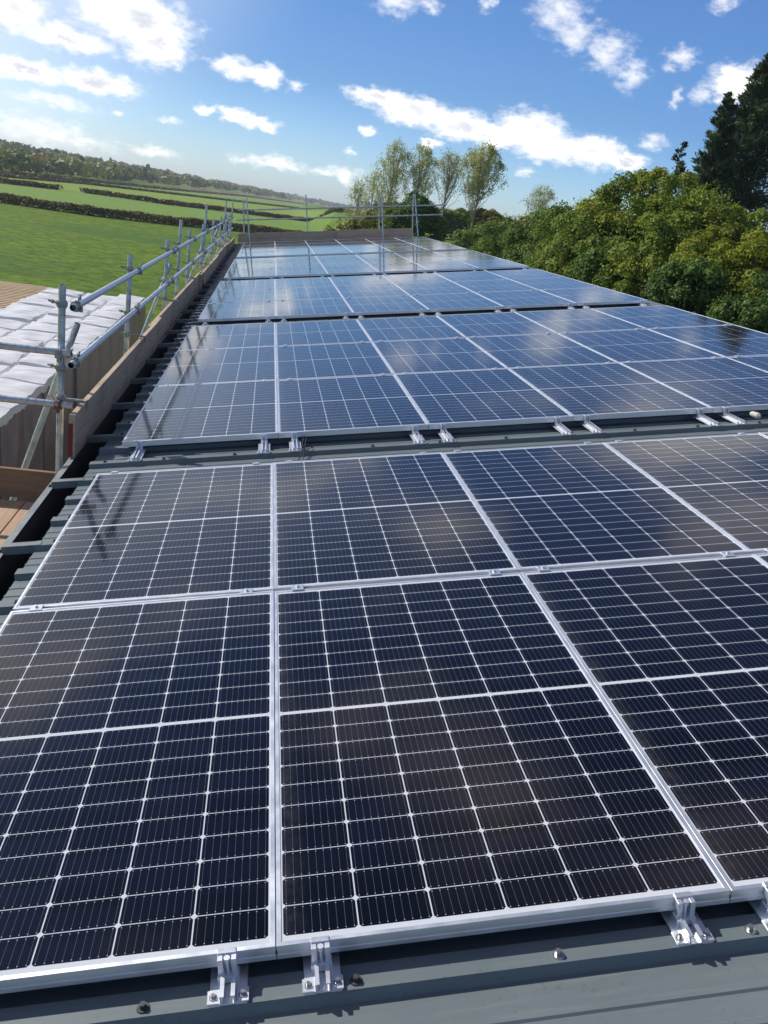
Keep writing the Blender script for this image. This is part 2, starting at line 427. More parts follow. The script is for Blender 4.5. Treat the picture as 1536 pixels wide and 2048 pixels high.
class MB:
    def __init__(s):
        s.v, s.f, s.mi = [], [], []
        s.cur = 0

    def add(s, vs_, fs_):
        b = len(s.v)
        s.v += [tuple(p) for p in vs_]
        s.f += [tuple(b + i for i in f) for f in fs_]
        s.mi += [s.cur] * len(fs_)

    def box(s, x0, x1, y0, y1, z0, z1, mtx=None):
        p = [Vector(q) for q in ((x0, y0, z0), (x1, y0, z0), (x1, y1, z0), (x0, y1, z0), (x0, y0, z1), (x1, y0, z1), (x1, y1, z1), (x0, y1, z1))]
        if mtx is not None:
            p = [mtx @ q for q in p]
        s.add(p, ((0, 3, 2, 1), (4, 5, 6, 7), (0, 1, 5, 4), (1, 2, 6, 5), (2, 3, 7, 6), (3, 0, 4, 7)))

    def bbox(s, x0, x1, y0, y1, z0, z1, b=0.002):
        """box with chamfered top edges"""
        p = [(x0, y0, z0), (x1, y0, z0), (x1, y1, z0), (x0, y1, z0), (x0, y0, z1 - b), (x1, y0, z1 - b), (x1, y1, z1 - b), (x0, y1, z1 - b),
             (x0 + b, y0 + b, z1), (x1 - b, y0 + b, z1), (x1 - b, y1 - b, z1), (x0 + b, y1 - b, z1)]
        s.add(p, ((0, 3, 2, 1), (0, 1, 5, 4), (1, 2, 6, 5), (2, 3, 7, 6), (3, 0, 4, 7), (4, 5, 9, 8), (5, 6, 10, 9), (6, 7, 11, 10), (7, 4, 8, 11), (8, 9, 10, 11)))

    def tube(s, p0, p1, r0, r1=None, n=10, caps=True, start=0.0):
        r1 = r0 if r1 is None else r1
        p0, p1 = Vector(p0), Vector(p1)
        d = (p1 - p0).normalized()
        a = d.orthogonal().normalized()
        b = d.cross(a)
        ring = []
        for p, r in ((p0, r0), (p1, r1)):
            for k in range(n):
                t = 2 * math.pi * k / n + start
                ring.append(p + a * (r * math.cos(t)) + b * (r * math.sin(t)))
        fs_ = [(k, (k + 1) % n, n + (k + 1) % n, n + k) for k in range(n)]
        if caps:
            fs_ += [tuple(range(n))[::-1], tuple(range(n, 2 * n))]
        s.add(ring, fs_)

    def pipe(s, p0, p1, r, n=16, wall=0.004, depth=0.12, ends=(True, True)):
        """scaffold tube with open bored ends; bore uses material slot 1"""
        p0, p1 = Vector(p0), Vector(p1)
        d = (p1 - p0).normalized()
        s.tube(p0, p1, r, r, n, caps=False)
        a = d.orthogonal().normalized()
        b = d.cross(a)
        for p, sg in ((p0, 1), (p1, -1)):
            o = [p + a * (r * math.cos(2 * math.pi * k / n)) + b * (r * math.sin(2 * math.pi * k / n)) for k in range(n)]
            q = [p + a * ((r - wall) * math.cos(2 * math.pi * k / n)) + b * ((r - wall) * math.sin(2 * math.pi * k / n)) for k in range(n)]
            i = [v + d * sg * depth for v in q]
            s.add(o + q, [(k, (k + 1) % n, n + (k + 1) % n, n + k) for k in range(n)])
            s.cur = 1
            s.add(q + i, [(k, (k + 1) % n, n + (k + 1) % n, n + k) for k in range(n)] + [tuple(range(n, 2 * n))])
            s.cur = 0

    def build(s, name, mats, parent=None, smooth=False, loc=(0, 0, 0), rot=(0, 0, 0), link=True):
        me = bpy.data.meshes.new(name)
        me.from_pydata(s.v, [], s.f)
        for m_ in (mats if isinstance(mats, (list, tuple)) else [mats]):
            me.materials.append(m_)
        me.polygons.foreach_set('material_index', s.mi)
        if smooth:
            me.polygons.foreach_set('use_smooth', [True] * len(s.f))
            try:
                me.set_sharp_from_angle(angle=R(40))
            except Exception:
                pass
        me.update()
        o = bpy.data.objects.new(name, me)
        o.location = loc
        o.rotation_euler = rot
        if parent:
            o.parent = parent
        COL.objects.link(o)
        return o


def inst(name, me_obj, parent, loc=(0, 0, 0), rot=(0, 0, 0)):
    o = me_obj.copy()
    o.name = name
    COL.objects.link(o)
    o.parent = parent
    o.location = loc
    o.rotation_euler = rot
    return o


TH = R(10)
RX = Vector((math.cos(TH), 0, math.sin(TH)))
RN = Vector((-math.sin(TH), 0, math.cos(TH)))
ROOFROT = (0, -TH, 0)


def rp(u, v, h):
    return RX * u + Vector((0, v, 0)) + RN * h


HC, HP = -0.065, -0.094      # rib crown height, pan height (relative to panel top)
PITCH, RIB0 = 0.335, -0.075
UE, UR = -1.18, 5.42         # eave and ridge along the slope
V0, V1 = -4.2, 29.95

# ------------------------------------------------------------------ building
bld = empty('farm_building', (5.34, 13, -5))
tag(bld, 'long farm shed under a shallow slate grey ribbed metal roof carrying the panels', 'building')
INV = Matrix.Translation((-5.34, -13, 5))


def bpart(mb, name, mats, smooth=False):
    return mb.build(name, mats, bld, smooth, loc=(-5.34, -13, 5))


def profile():
    pts = []
    k0 = int((V0 - RIB0) / PITCH) - 1
    k = k0
    while True:
        e = RIB0 + PITCH * k
        seq = [(e - 0.010, HP), (e, HC), (e + 0.062, HC), (e + 0.072, HP)]
        p0, p1 = e + 0.072, e + PITCH - 0.010
        for fr in (0.36, 0.67):
            c = p0 + (p1 - p0) * fr
            seq += [(c - 0.012, HP), (c - 0.007, HP + 0.0045), (c + 0.007, HP + 0.0045), (c + 0.012, HP)]
        pts += seq
        if p1 > V1:
            break
        k += 1
    return [(v, h) for v, h in pts if V0 <= v <= V1]


PROF = profile()


def sheet(side):
    mb = MB()
    ucuts = [UE, -0.2, 1.5, 3.5, UR]
    n = len(PROF)
    vs_, fs_ = [], []
    for u in ucuts:
        for v, h in PROF:
            p = rp(u, v, h)
            if side:
                p.x = 2 * (UR * math.cos(TH)) - p.x
            vs_.append(p)
    for i in range(len(ucuts) - 1):
        for j in range(n - 1):
            fs_.append((i * n + j, (i + 1) * n + j, (i + 1) * n + j + 1, i * n + j + 1))
    # thickness lip at the eave so the sheet end reads as metal
    b = len(vs_)
    for v, h in PROF:
        p = rp(UE + 0.002, v, h - 0.0035)
        if side:
            p.x = 2 * (UR * math.cos(TH)) - p.x
        vs_.append(p)
    for j in range(n - 1):
        fs_.append((b + j, j, j + 1, b + j + 1))
    mb.add(vs_, fs_)
    return mb


bpart(sheet(0), 'roof_sheet', M['roof'])
bpart(sheet(1), 'roof_sheet', M['roof'])
# ridge cap
mb = MB()
xr, zr = (RX * UR).x, (RX * UR + RN * HC).z
cap = [(xr - 0.19, zr - 0.19 * math.tan(TH) + 0.006), (xr - 0.012, zr + 0.010), (xr + 0.012, zr + 0.010), (xr + 0.19, zr - 0.19 * math.tan(TH) + 0.006)]
vs_ = [(x, y, z) for y in (V0, V1 + 0.05) for x, z in cap]
mb.add(vs_, [(k, k + 1, k + 5, k + 4) for k in range(3)])
bpart(mb, 'ridge_cap', M['roof'])
# gutter
mb = MB()
gs = [(-1.10, -0.135), (-1.12, -0.27), (-1.325, -0.27), (-1.330, -0.098), (-1.372, -0.100), (-1.377, -0.118)]
out = [(-1.373, -0.29), (-1.06, -0.29)]
ys = [V0, V1]
for i in range(len(gs) - 1):
    a, b = gs[i], gs[i + 1]
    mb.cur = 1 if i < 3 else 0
    mb.add([rp(a[0], V0, a[1]), rp(b[0], V0, b[1]), rp(b[0], V1, b[1]), rp(a[0], V1, a[1])], [(0, 1, 2, 3)])
mb.cur = 0
o_ = gs[-1:] + out
for i in range(len(o_) - 1):
    a, b = o_[i], o_[i + 1]
    mb.add([rp(a[0], V0, a[1]), rp(b[0], V0, b[1]), rp(b[0], V1, b[1]), rp(a[0], V1, a[1])], [(0, 1, 2, 3)])
bpart(mb, 'gutter', [M['gutter'], M['gutter_in']])
RM = Matrix.Rotation(-TH, 4, 'Y')
for k in range(-4, 29):
    e = RIB0 + PITCH * (8 + 3 * k)
    if not (V0 + 0.1 < e < V1 - 0.2):
        continue
    mb = MB()
    mb.box(-1.336, UE + 0.03, e + 0.002, e + 0.052, HP - 0.012, HC + 0.0025, RM)
    bpart(mb, 'gutter_strap', M['gutter'])
# gable and side walls, verge flashing
mb = MB()
XE2 = 2 * xr + 1.05
for x in (-1.02, XE2 - 0.06):
    mb.box(x, x + 0.06, V0 + 0.2, V1 - 0.15, -5, -0.44)
for y in (V0 + 0.2, V1 - 0.2):
    a = [(-1.0, y, -5), (XE2, y, -5), (XE2, y, -0.45), (xr, y, zr - 0.12), (-1.0, y, -0.45)]
    mb.add(a + [(p[0], p[1] + 0.06, p[2]) for p in a], [(0, 1, 2, 3, 4), (9, 8, 7, 6, 5)] + [(i, (i + 1) % 5, 5 + (i + 1) % 5, 5 + i) for i in range(5)])
bpart(mb, 'wall', M['wall'])
mb = MB()
mb.box(UE - 0.01, UR - 0.2, V1 - 0.02, V1 + 0.07, HP - 0.16, HC + 0.012, RM)
bpart(mb, 'verge_flashing', M['roof'])


def screw_mesh(mb, p, n, s=1.0, dark=True):
    """hex washer head screw"""
    n = Vector(n).normalized()
    p = Vector(p)
    mb.tube(p, p + n * 0.0022 * s, 0.0105 * s, 0.0095 * s, 14)
    mb.tube(p + n * 0.0022 * s, p + n * 0.010 * s, 0.0056 * s, 0.0053 * s, 6)


spots = []
for k in range(11):
    spots.append((0, -0.729 + 0.448 * k, RIB0 + 0.020))
for k in range(14):
    spots.append((0, -0.711 + 0.455 * k, RIB0 + PITCH * 12 + 0.020))
for k in range(0, 30):
    if k % 3 != 1:
        spots.append((1, -1.085, RIB0 + PITCH * k + 0.030))
for k in range(-1, 10):
    spots.append((2, -1.352, RIB0 + PITCH * (8 + 3 * k) + 0.03))
far = []
for j in (29, 30, 47, 65):
    for k in range(14):
        far.append((0, -0.6 + 0.45 * k, RIB0 + PITCH * j + 0.03))
for k in range(30, 88):
    if k % 3 != 1:
        far.append((1, -1.085, RIB0 + PITCH * k + 0.03))
for t, u, v in spots:
    mb = MB()
    h = HC if t < 2 else -0.099
    screw_mesh(mb, (0, 0, 0), RN, 1.35)
    o = mb.build('roof_screw', M['steel'] if (t == 0 and v < 1 and u > 0.3) else M['screwdark'], bld, True)
    o.location = rp(u, v, h) - Vector((5.34, 13, -5))
mb = MB()
for t, u, v in far:
    screw_mesh(mb, rp(u, v, HC), RN, 1.35)
o = bpart(mb, 'roof_screw', M['screwdark'])
o['kind'] = 'stuff'

# ------------------------------------------------------------------ solar panels


def frame_mb():
    mb = MB()
    prof = [(0.0, -FH), (0.0, -0.0255), (0.0014, -0.0245), (0.0014, -0.0135), (0.0, -0.0125), (0.0, -0.0008), (0.0008, 0.0), (0.0107, 0.0), (0.0112, -0.0006),
            (0.0112, -0.0030), (0.002, -0.0060), (0.002, -FH + 0.002), (0.026, -FH + 0.002), (0.026, -FH)]
    n = len(prof)
    vs_ = []
    for (cx, cy, sx, sy) in ((0, 0, 1, 1), (PW, 0, -1, 1), (PW, PL, -1, -1), (0, PL, 1, -1)):
        for d, z in prof:
            vs_.append((cx + sx * d, cy + sy * d, z))
    fs_ = []
    for c in range(4):
        c2 = (c + 1) % 4
        for j in range(n):
            j2 = (j + 1) % n
            fs_.append((c * n + j, c2 * n + j, c2 * n + j2, c * n + j2))
    mb.add(vs_, fs_)
    return mb


GAP = 0.020
STEP = PL + GAP
BLOCKS = [(0.0, 2, 0.0, 'nearest block'), (4.202, 3, 0.033, 'second block'), (10.141, 3, 0.049, 'third block'), (16.173, 3, 0.079, 'fourth block'), (22.16, 4, 0.09, 'farthest block')]
ORD = ['first', 'second', 'third', 'fourth', 'fifth', 'sixth', 'seventh', 'eighth', 'ninth', 'tenth', 'eleventh', 'twelfth']
ROWN = {2: ['front row', 'back row'], 3: ['front row', 'middle row', 'back row'], 4: ['front row', 'second row', 'third row', 'back row']}
proto = None
for (v0, nr, du, bn) in BLOCKS:
    for r in range(nr):
        for c in range(6):
            lab = 'dark blue solar panel, %s, %s, %s column from the gutter' % (bn, ROWN[nr][r], ORD[c])
            jz = random.uniform(-0.0006, 0.0006)
            loc = rp(du + (c - 1) * 1.04 + 0.001, v0 + r * STEP + random.uniform(-0.0015, 0.0015), jz)
            rot = (random.uniform(-1, 1) * 0.0016, -TH + random.uniform(-1, 1) * 0.0016, 0)
            if proto is None:
                root = empty('solar_panel', loc, rot)
                fr = frame_mb().build('frame', M['alu'], root)
                g = MB()
                nx, ny = 2, 2
                g.add([(0.008, 0.008, -0.0022), (PW - 0.008, 0.008, -0.0022), (PW - 0.008, PL - 0.008, -0.0022), (0.008, PL - 0.008, -0.0022)], [(0, 1, 2, 3)])
                g.add([(0.008, 0.008, -0.0055), (PW - 0.008, 0.008, -0.0055), (PW - 0.008, PL - 0.008, -0.0055), (0.008, PL - 0.008, -0.0055)], [(3, 2, 1, 0)])
                gl = g.build('cell_laminate', M['cells'], root)
                proto = root
            else:
                root = empty('solar_panel', loc, rot)
                for ch in (fr, gl):
                    q = ch.copy()
                    COL.objects.link(q)
                    q.parent = root
            tag(root, lab, 'solar panel', 'solar panels in blocks along the roof')


# mounting brackets
def bracket_parts(ya):
    P = {}
    mb = MB()      # short rail with foot flanges, along v, on the crown; local origin at panel edge
    yb = 0.24
    z0 = HC + 0.0015
    mb.bbox(-0.040, -0.016, ya, yb, z0, z0 + 0.0055, 0.001)
    mb.bbox(0.016, 0.040, ya, yb, z0, z0 + 0.0055, 0.001)
    mb.bbox(-0.016, 0.016, ya + 0.001, yb, z0, z0 + 0.003, 0.001)
    mb.box(-0.016, -0.0125, ya + 0.001, yb, z0 + 0.003, -FH - 0.001)
    mb.box(0.0125, 0.016, ya + 0.001, yb, z0 + 0.003, -FH - 0.001)
    mb.box(-0.0125, -0.007, ya + 0.001, yb, -FH - 0.004, -FH - 0.001)
    mb.box(0.007, 0.0125, ya + 0.001, yb, -FH - 0.004, -FH - 0.001)
    mb.bbox(-0.044, -0.018, ya, ya + 0.034, z0 + 0.0055, z0 + 0.0085, 0.001)
    mb.bbox(0.018, 0.044, ya, ya + 0.034, z0 + 0.0055, z0 + 0.0085, 0.001)
    P['rail'] = mb
    mb = MB()      # end clamp
    mb.bbox(-0.023, 0.023, -0.026, -0.0005, -0.0585, -0.040, 0.001)
    mb.bbox(-0.0205, -0.009, -0.020, -0.0005, -0.040, 0.0004, 0.001)
    mb.bbox(0.009, 0.0205, -0.020, -0.0005, -0.040, 0.0004, 0.001)
    mb.box(-0.009, 0.009, -0.0055, -0.0005, -0.040, 0.0004)
    mb.bbox(-0.0195, 0.0195, -0.0045, 0.010, 0.0006, 0.0036, 0.0008)
    P['end_clamp'] = mb
    mb = MB()
    mb.tube((0, -0.014, -0.040), (0, -0.014, -0.008), 0.0040, 0.0040, 12)
    mb.tube((0, -0.014, -0.008), (0, -0.014, 0.0015), 0.0068, 0.0068, 16)
    mb.tube((0, -0.014, 0.0016), (0, -0.014, 0.0019), 0.0034, 0.0034, 6)
    P['bolt'] = mb
    mb = MB()
    screw_mesh(mb, (0, 0, 0), (0, 0, 1), 0.9)
    P['screw'] = mb
    mb = MB()      # mid clamp spanning the gap
    mb.bbox(-0.024, 0.024, -0.013, 0.013 + GAP, 0.0006, 0.0036, 0.0008)
    mb.box(-0.022, 0.022, 0.002, GAP - 0.002, -0.030, 0.0006)
    P['mid_clamp'] = mb
    mb = MB()
    mb.tube((0, GAP / 2, 0.0036), (0, GAP / 2, 0.0125), 0.0068, 0.0066, 14)
    mb.tube((0, GAP / 2, 0.0125), (0, GAP / 2, 0.0130), 0.0060, 0.004, 14)
    P['mid_bolt'] = mb
    return P


BP = bracket_parts(-0.076)
PR = {}
YA = -0.076


def bpiece(key, name, m_, parent, loc=(0, 0, 0), rot=(0, 0, 0)):
    if key not in PR:
        PR[key] = BP[key.split('@')[0]].build(name, m_, parent, key in ('bolt', 'mid_bolt', 'screw'))
        PR[key].location = loc
        PR[key].rotation_euler = rot
        return PR[key]
    return inst(name, PR[key], parent, loc, rot)


def bracket(kind, u, v, lab):
    if kind == 'mid':
        root = empty('panel_clamp', rp(u, v, 0), ROOFROT)
        bpiece('mid_clamp', 'clamp_plate', M['alu'], root)
        bpiece('mid_bolt', 'bolt', M['alu'], root)
        tag(root, lab, 'clamp', 'mid clamps gripping two panels')
    else:
        rot = ROOFROT
        root = empty('mounting_bracket', rp(u, v, 0), rot)
        zr_ = 0 if kind == 'front' else math.pi
        rl = bpiece('rail@%.3f' % YA, 'rail', M['alu'], root, rot=(0, 0, zr_))
        bpiece('end_clamp', 'end_clamp', M['alu'], root, rot=(0, 0, zr_))
        bpiece('bolt', 'bolt', M['alu'], root, rot=(0, 0, zr_))
        for sx in (-0.031, 0.031):
            bpiece('screw', 'screw', M['steel'], rl, (sx, YA + 0.016, HC + 0.010))
        tag(root, lab, 'bracket', 'end brackets holding the panel rows')


for (v0, nr, du, bn) in BLOCKS:
    YA_F = RIB0 + PITCH * math.floor((v0 - RIB0 - 0.03) / PITCH) - v0 if v0 > 1 else -0.076
    us = []
    for c in range(6):
        us += [du + (c - 1) * 1.04 + 0.105, du + c * 1.04 - 0.105]
    for i, u in enumerate(us):
        jit = random.uniform(-0.012, 0.012)
        YA = YA_F
        BP['rail'] = bracket_parts(YA)['rail']
        bracket('front', u + jit, v0, 'silver rail bracket at front edge of the %s, %s from the gutter' % (bn, ORD[i]))
        YA = -0.045
        BP['rail'] = bracket_parts(YA)['rail']
        if bn != 'farthest block':
            bracket('back', u + jit, v0 + nr * STEP - GAP, 'silver end clamp at back edge of the %s, %s from the gutter' % (bn, ORD[i]))
        for r in range(1, nr):
            bracket('mid', u + random.uniform(-0.012, 0.012), v0 + r * STEP - GAP,
                    'clamp behind the %s of the %s, %s from the gutter' % (ROWN[nr][r - 1], bn, ORD[i]))

# small black cable loop lying in the first gap, and cream cap at the right edge
cu = bpy.data.curves.new('cable_loop', 'CURVE')
cu.dimensions = '3D'
cu.bevel_depth = 0.0035
cu.bevel_resolution = 3
for pts in ([(0.215, 4.26, -0.045), (0.20, 4.12, -0.028), (0.185, 3.95, -0.04), (0.17, 3.80, -0.052), (0.15, 3.70, -0.055), (0.165, 3.62, -0.05)],
            [(0.225, 4.25, -0.05), (0.215, 4.08, -0.035), (0.195, 3.88, -0.05), (0.185, 3.75, -0.058), (0.195, 3.64, -0.055)],
            [(0.19, 3.95, -0.04), (0.22, 3.97, -0.03), (0.25, 4.0, -0.05)]):
    sp = cu.splines.new('BEZIER')
    sp.bezier_points.add(len(pts) - 1)
    for b_, p in zip(sp.bezier_points, pts):
        b_.co = rp(*p)
        b_.handle_left_type = b_.handle_right_type = 'AUTO'
tmp = bpy.data.objects.new('cable_tmp', cu)
COL.objects.link(tmp)
dg = bpy.context.evaluated_depsgraph_get()
me = bpy.data.meshes.new_from_object(tmp.evaluated_get(dg))
bpy.data.objects.remove(tmp)
cab = bpy.data.objects.new('cable', me)
me.materials.clear()
me.materials.append(M['cable'])
COL.objects.link(cab)
tag(cab, 'loose black cable tails beside a bracket in the gap before second block', 'cable')
mb = MB()
p0 = rp(3.392, 4.08, -0.028)
mb.tube(p0, p0 + Vector((0.02, -0.045, -0.001)), 0.019, 0.021, 14)
mb.tube(p0 + Vector((0.02, -0.045, -0.001)), p0 + Vector((0.026, -0.06, -0.003)), 0.021, 0.012, 14)
mb.tube(p0 - Vector((0.006, -0.012, 0)), p0, 0.012, 0.019, 14)
o = mb.build('rubber_cap', M['cream'], None, True)
tag(o, 'small cream rubber cap lying in the gap at the right', 'cap')


# ------------------------------------------------------------------ scaffold
TR = 0.0242


def coupler_mb(p, axis_a, axis_b=None, bolt=Vector((-1, 0, 0.1)), s=1.0):
    """band around a tube at p along axis_a, second band beside it round axis_b, eyebolt with nut"""
    mb = MB()
    p = Vector(p)
    a = Vector(axis_a).normalized()
    mb.tube(p - a * 0.024 * s, p + a * 0.024 * s, TR + 0.008, TR + 0.008, 14)
    mb.tube(p - a * 0.012 * s, p + a * 0.012 * s, TR + 0.013, TR + 0.013, 14)
    b = Vector(bolt).normalized()
    bm_ = MB()
    q = p + b * (TR + 0.006)
    bm_.tube(q, q + b * 0.062, 0.0065, 0.0065, 8)
    bm_.tube(q + b * 0.024, q + b * 0.040, 0.014, 0.014, 6)
    flap = a.cross(b).normalized()
    mb.tube(p + b * (TR + 0.004) - flap * 0.018, p + b * (TR + 0.004) + flap * 0.018, 0.012, 0.012, 8)
    side = a.cross(b).normalized()
    mb.box(-0.012, 0.012, -0.012, 0.012, -0.02, 0.02, Matrix.Translation(p + side * (TR + 0.012)))
    return mb, bm_


def tube_obj(name, p0, p1, lab, cat, group, couplers=(), mtl='galv'):
    p0, p1 = Vector(p0), Vector(p1)
    mb = MB()
    mb.pipe((0, 0, 0), p1 - p0, TR)
    o = mb.build(name, [M[mtl], M['bore']], None, True, loc=p0)
    tag(o, lab, cat, group)
    for c in couplers:
        pos, ax, bolt = Vector(c[0]), c[1], c[2]
        m_ = c[3] if len(c) > 3 else 'coupler'
        ma_, mb_ = coupler_mb((0, 0, 0), ax, None, bolt)
        q = ma_.build('coupler', M[m_], o, True)
        q.location = pos - p0
        mb_.build('bolt', M['steel'], q, True)
    return o


XP, XRAIL = -1.472, -1.418
ZU, ZL = 0.597, 0.205
Yshort = [4.58, 7.46, 10.65, 13.95, 16.95, 20.2, 23.3, 26.3, 28.7]
for i, y in enumerate(Yshort):
    zt = 0.762 + random.uniform(-0.01, 0.01)
    lean = random.uniform(-0.012, 0.012)
    cps = [((XP, y, ZU + 0.03), (0, 0, 1), (-1, 0.15, 0.1)), ((XP, y, ZL - 0.01), (0, 0, 1), (-1, 0.15, 0.1)), ((XP, y, -0.02), (0, 0, 1), (-1, 0.1, 0.05)),
           ((XRAIL + 0.002, y + 0.16, ZU), (0, 1, 0), (0.4, 0, 1)), ((XRAIL + 0.002, y + 0.16, ZL), (0, 1, 0), (0.4, 0, 1))]
    if i == 0:
        cps += [((XP, y - 0.055, 0.30), (1, 0, 0), (0, -1, 0.3)), ((XP, y - 0.055, -0.055), (1, 0, 0), (0, -1, 0.3), 'rusty')]
    lab = 'short upright scaffold tube beside the gutter, %s of the short ones from the near end' % ORD[i]
    po = tube_obj('scaffold_pole', (XP - 0.0 - lean * 2, y, -5.0), (XP + lean * 0.1, y, zt), lab, 'scaffold pole', 'upright tubes of the side guard rail', cps)
    mb = MB()      # flat clip from the pole over the top edge of the toe board
    zt_ = -0.015 if i in (0, 1, 4, 5, 8) else -0.030
    mb.box(XP + 0.02, -1.290, y - 0.018, y + 0.018, zt_ - 0.012, zt_)
    mb.box(-1.297, -1.290, y - 0.022, y + 0.022, zt_ - 0.060, zt_ + 0.002)
    mb.tube((XP + 0.05, y - 0.05, zt_ + 0.004), (-1.31, y - 0.05, zt_ + 0.004), 0.007, 0.007, 8)
    mb.build('board_clip', M['coupler'], po, loc=(-(XP - lean * 2), -y, 5.0))
Ytall = [(12.5, 0.955), (17.75, 1.13), (25.9, 1.15), (30.75, 1.22)]
for i, (y, zt) in enumerate(Ytall):
    cps = [((XP - 0.03, y, ZU), (0, 0, 1), (-1, 0, 0)), ((XP - 0.03, y, ZL), (0, 0, 1), (-1, 0, 0)), ((XP - 0.02, y, -0.16), (0, 0, 1), (-1, 0.1, 0))]
    tube_obj('scaffold_pole', (XP - 0.05, y, -5.0), (XP - 0.02, y, zt), 'tall upright scaffold standard beside the gutter, %s of the tall ones from the near end' % ORD[i],
             'scaffold pole', 'upright tubes of the side guard rail', cps)
# guard rails in tube lengths with sleeves
for nm, z in (('upper', ZU), ('lower', ZL)):
    ys = [4.66, 11.3, 17.6, 23.9, 30.3] if nm == 'upper' else [4.64, 10.4, 16.7, 23.2, 30.3]
    for i in range(4):
        dxo = 0.0
        a, b = (XRAIL + dxo, ys[i] + 0.003, z), (XRAIL + dxo, ys[i + 1] - 0.003, z)
        cps = []
        o = tube_obj('guard_rail', a, b, '%s side guard rail tube parallel to the gutter, %s length from the near end' % (nm, ORD[i]), 'guard rail', 'long tubes of the side guard rail', cps)
        if i:
            mb = MB()
            mb.tube((0, -0.11, 0), (0, 0.11, 0), TR + 0.007, TR + 0.007, 14)
            mb.tube((0, -0.07, 0), (0, -0.05, 0), TR + 0.012, TR + 0.012, 14)
            mb.tube((0, 0.05, 0), (0, 0.07, 0), TR + 0.012, TR + 0.012, 14)
            mb.build('sleeve', M['coupler'], o, True, loc=(0, 0, 0))
# raking braces
for i, (y, zt, dx_, dzb) in enumerate(((5.0, 0.44, 0.365, 1.15), (11.0, 0.41, 0.26, 0.80), (17.1, 0.40, 0.26, 0.88), (22.1, 0.52, 0.26, 0.9), (27.0, 0.45, 0.26, 0.9))):
    top = Vector((-1.455, y, zt))
    d = Vector((-dx_, 0.02, -dzb)).normalized()
    tube_obj('brace_tube', top + d * 2.6, top, 'raking brace tube sloping down outside the side guard rail, %s from the near end' % ORD[i], 'brace', 'raking braces of the side guard rail',
             [(top + d * 0.24, d, (0.3, 1, 0.2))])
# cross rails at the near end, leading off to the left
tube_obj('cross_rail', (-4.2, 4.525, 0.29), (-1.395, 4.525, 0.312), 'upper cross rail tube running left from the nearest scaffold pole', 'guard rail', 'cross rails over the bales')
tube_obj('cross_rail', (-4.2, 4.525, -0.065), (-1.375, 4.525, -0.050), 'lower cross rail tube running left from the nearest scaffold pole', 'guard rail', 'cross rails over the bales')


def board(name, x0, x1, y0, y1, z0, z1, m_, lab, group, cat='board', sag=0.0):
    mb = MB()
    cx, cy = (x0 + x1) / 2, (y0 + y1) / 2
    n = 8
    along_y = (y1 - y0) > (x1 - x0)
    vs_, fs_ = [], []
    for k in range(n + 1):
        t = k / n
        s_ = sag * 4 * t * (1 - t) + random.uniform(-0.002, 0.002)
        if along_y:
            y = y0 + (y1 - y0) * t
            vs_ += [(x0 + s_, y, z0), (x1 + s_, y, z0), (x1 + s_, y, z1 - 0.003), (x1 + s_ - 0.003, y, z1), (x0 + s_ + 0.003, y, z1), (x0 + s_, y, z1 - 0.003)]
        else:
            x = x0 + (x1 - x0) * t
            vs_ += [(x, y1 + s_, z0), (x, y0 + s_, z0), (x, y0 + s_, z1 - 0.003), (x, y0 + s_ + 0.003, z1), (x, y1 + s_ - 0.003, z1), (x, y1 + s_, z1 - 0.003)]
    for k in range(n):
        for j in range(6):
            fs_.append((k * 6 + j, k * 6 + (j + 1) % 6, (k + 1) * 6 + (j + 1) % 6, (k + 1) * 6 + j))
    fs_ += [tuple(range(6))[::-1], tuple(range(n * 6, n * 6 + 6))]
    mb.add([(a - cx, b - cy, c - z0) for a, b, c in vs_], fs_)
    o = mb.build(name, m_, None, loc=(cx, cy, z0))
    tag(o, lab, cat, group)
    return o


G = 'toe boards along the gutter'
b0 = board('toe_board', -1.338, -1.298, 4.22, 8.95, -0.326, -0.030, M['board'], 'weathered toe board nearest the camera beside the gutter, red painted end', G)
mb = MB()
mb.box(-0.021, 0.008, -2.371, -2.366, 0.004, 0.235)
mb.build('end_band', M['red'], b0)
board('toe_board', -1.379, -1.341, 8.3, 15.6, -0.46, -0.045, M['board'], 'toe board lapped behind the nearest one beside the gutter', G)
board('toe_board', -1.338, -1.298, 15.0, 20.6, -0.326, -0.055, M['board'], 'third toe board from the camera beside the gutter', G)
board('toe_board', -1.379, -1.341, 20.0, 26.0, -0.46, -0.065, M['board'], 'fourth toe board from the camera beside the gutter', G)
board('toe_board', -1.338, -1.298, 25.4, 30.1, -0.326, -0.070, M['board'], 'farthest toe board beside the gutter, ending at the gable corner', G)
# wire ties holding the far boards
for i, (y, nm) in enumerate(((15.3, 'middle'), (25.7, 'far'))):
    mb = MB()
    x = -1.292
    for a, b in (((x, y - 0.1, -0.05), (x, y + 0.22, -0.36)), ((x, y - 0.02, -0.05), (x, y + 0.02, -0.36)), ((x, y - 0.1, -0.045), (x - 0.09, y - 0.08, -0.035))):
        mb.tube(Vector(a) - Vector((x, y, -0.3)), Vector(b) - Vector((x, y, -0.3)), 0.006, 0.006, 6)
    o = mb.build('wire_tie', M['rust_wire'], None, True, loc=(x, y, -0.3))
    tag(o, 'black wire tie looped over the %s toe board joint by the gutter' % nm, 'wire')

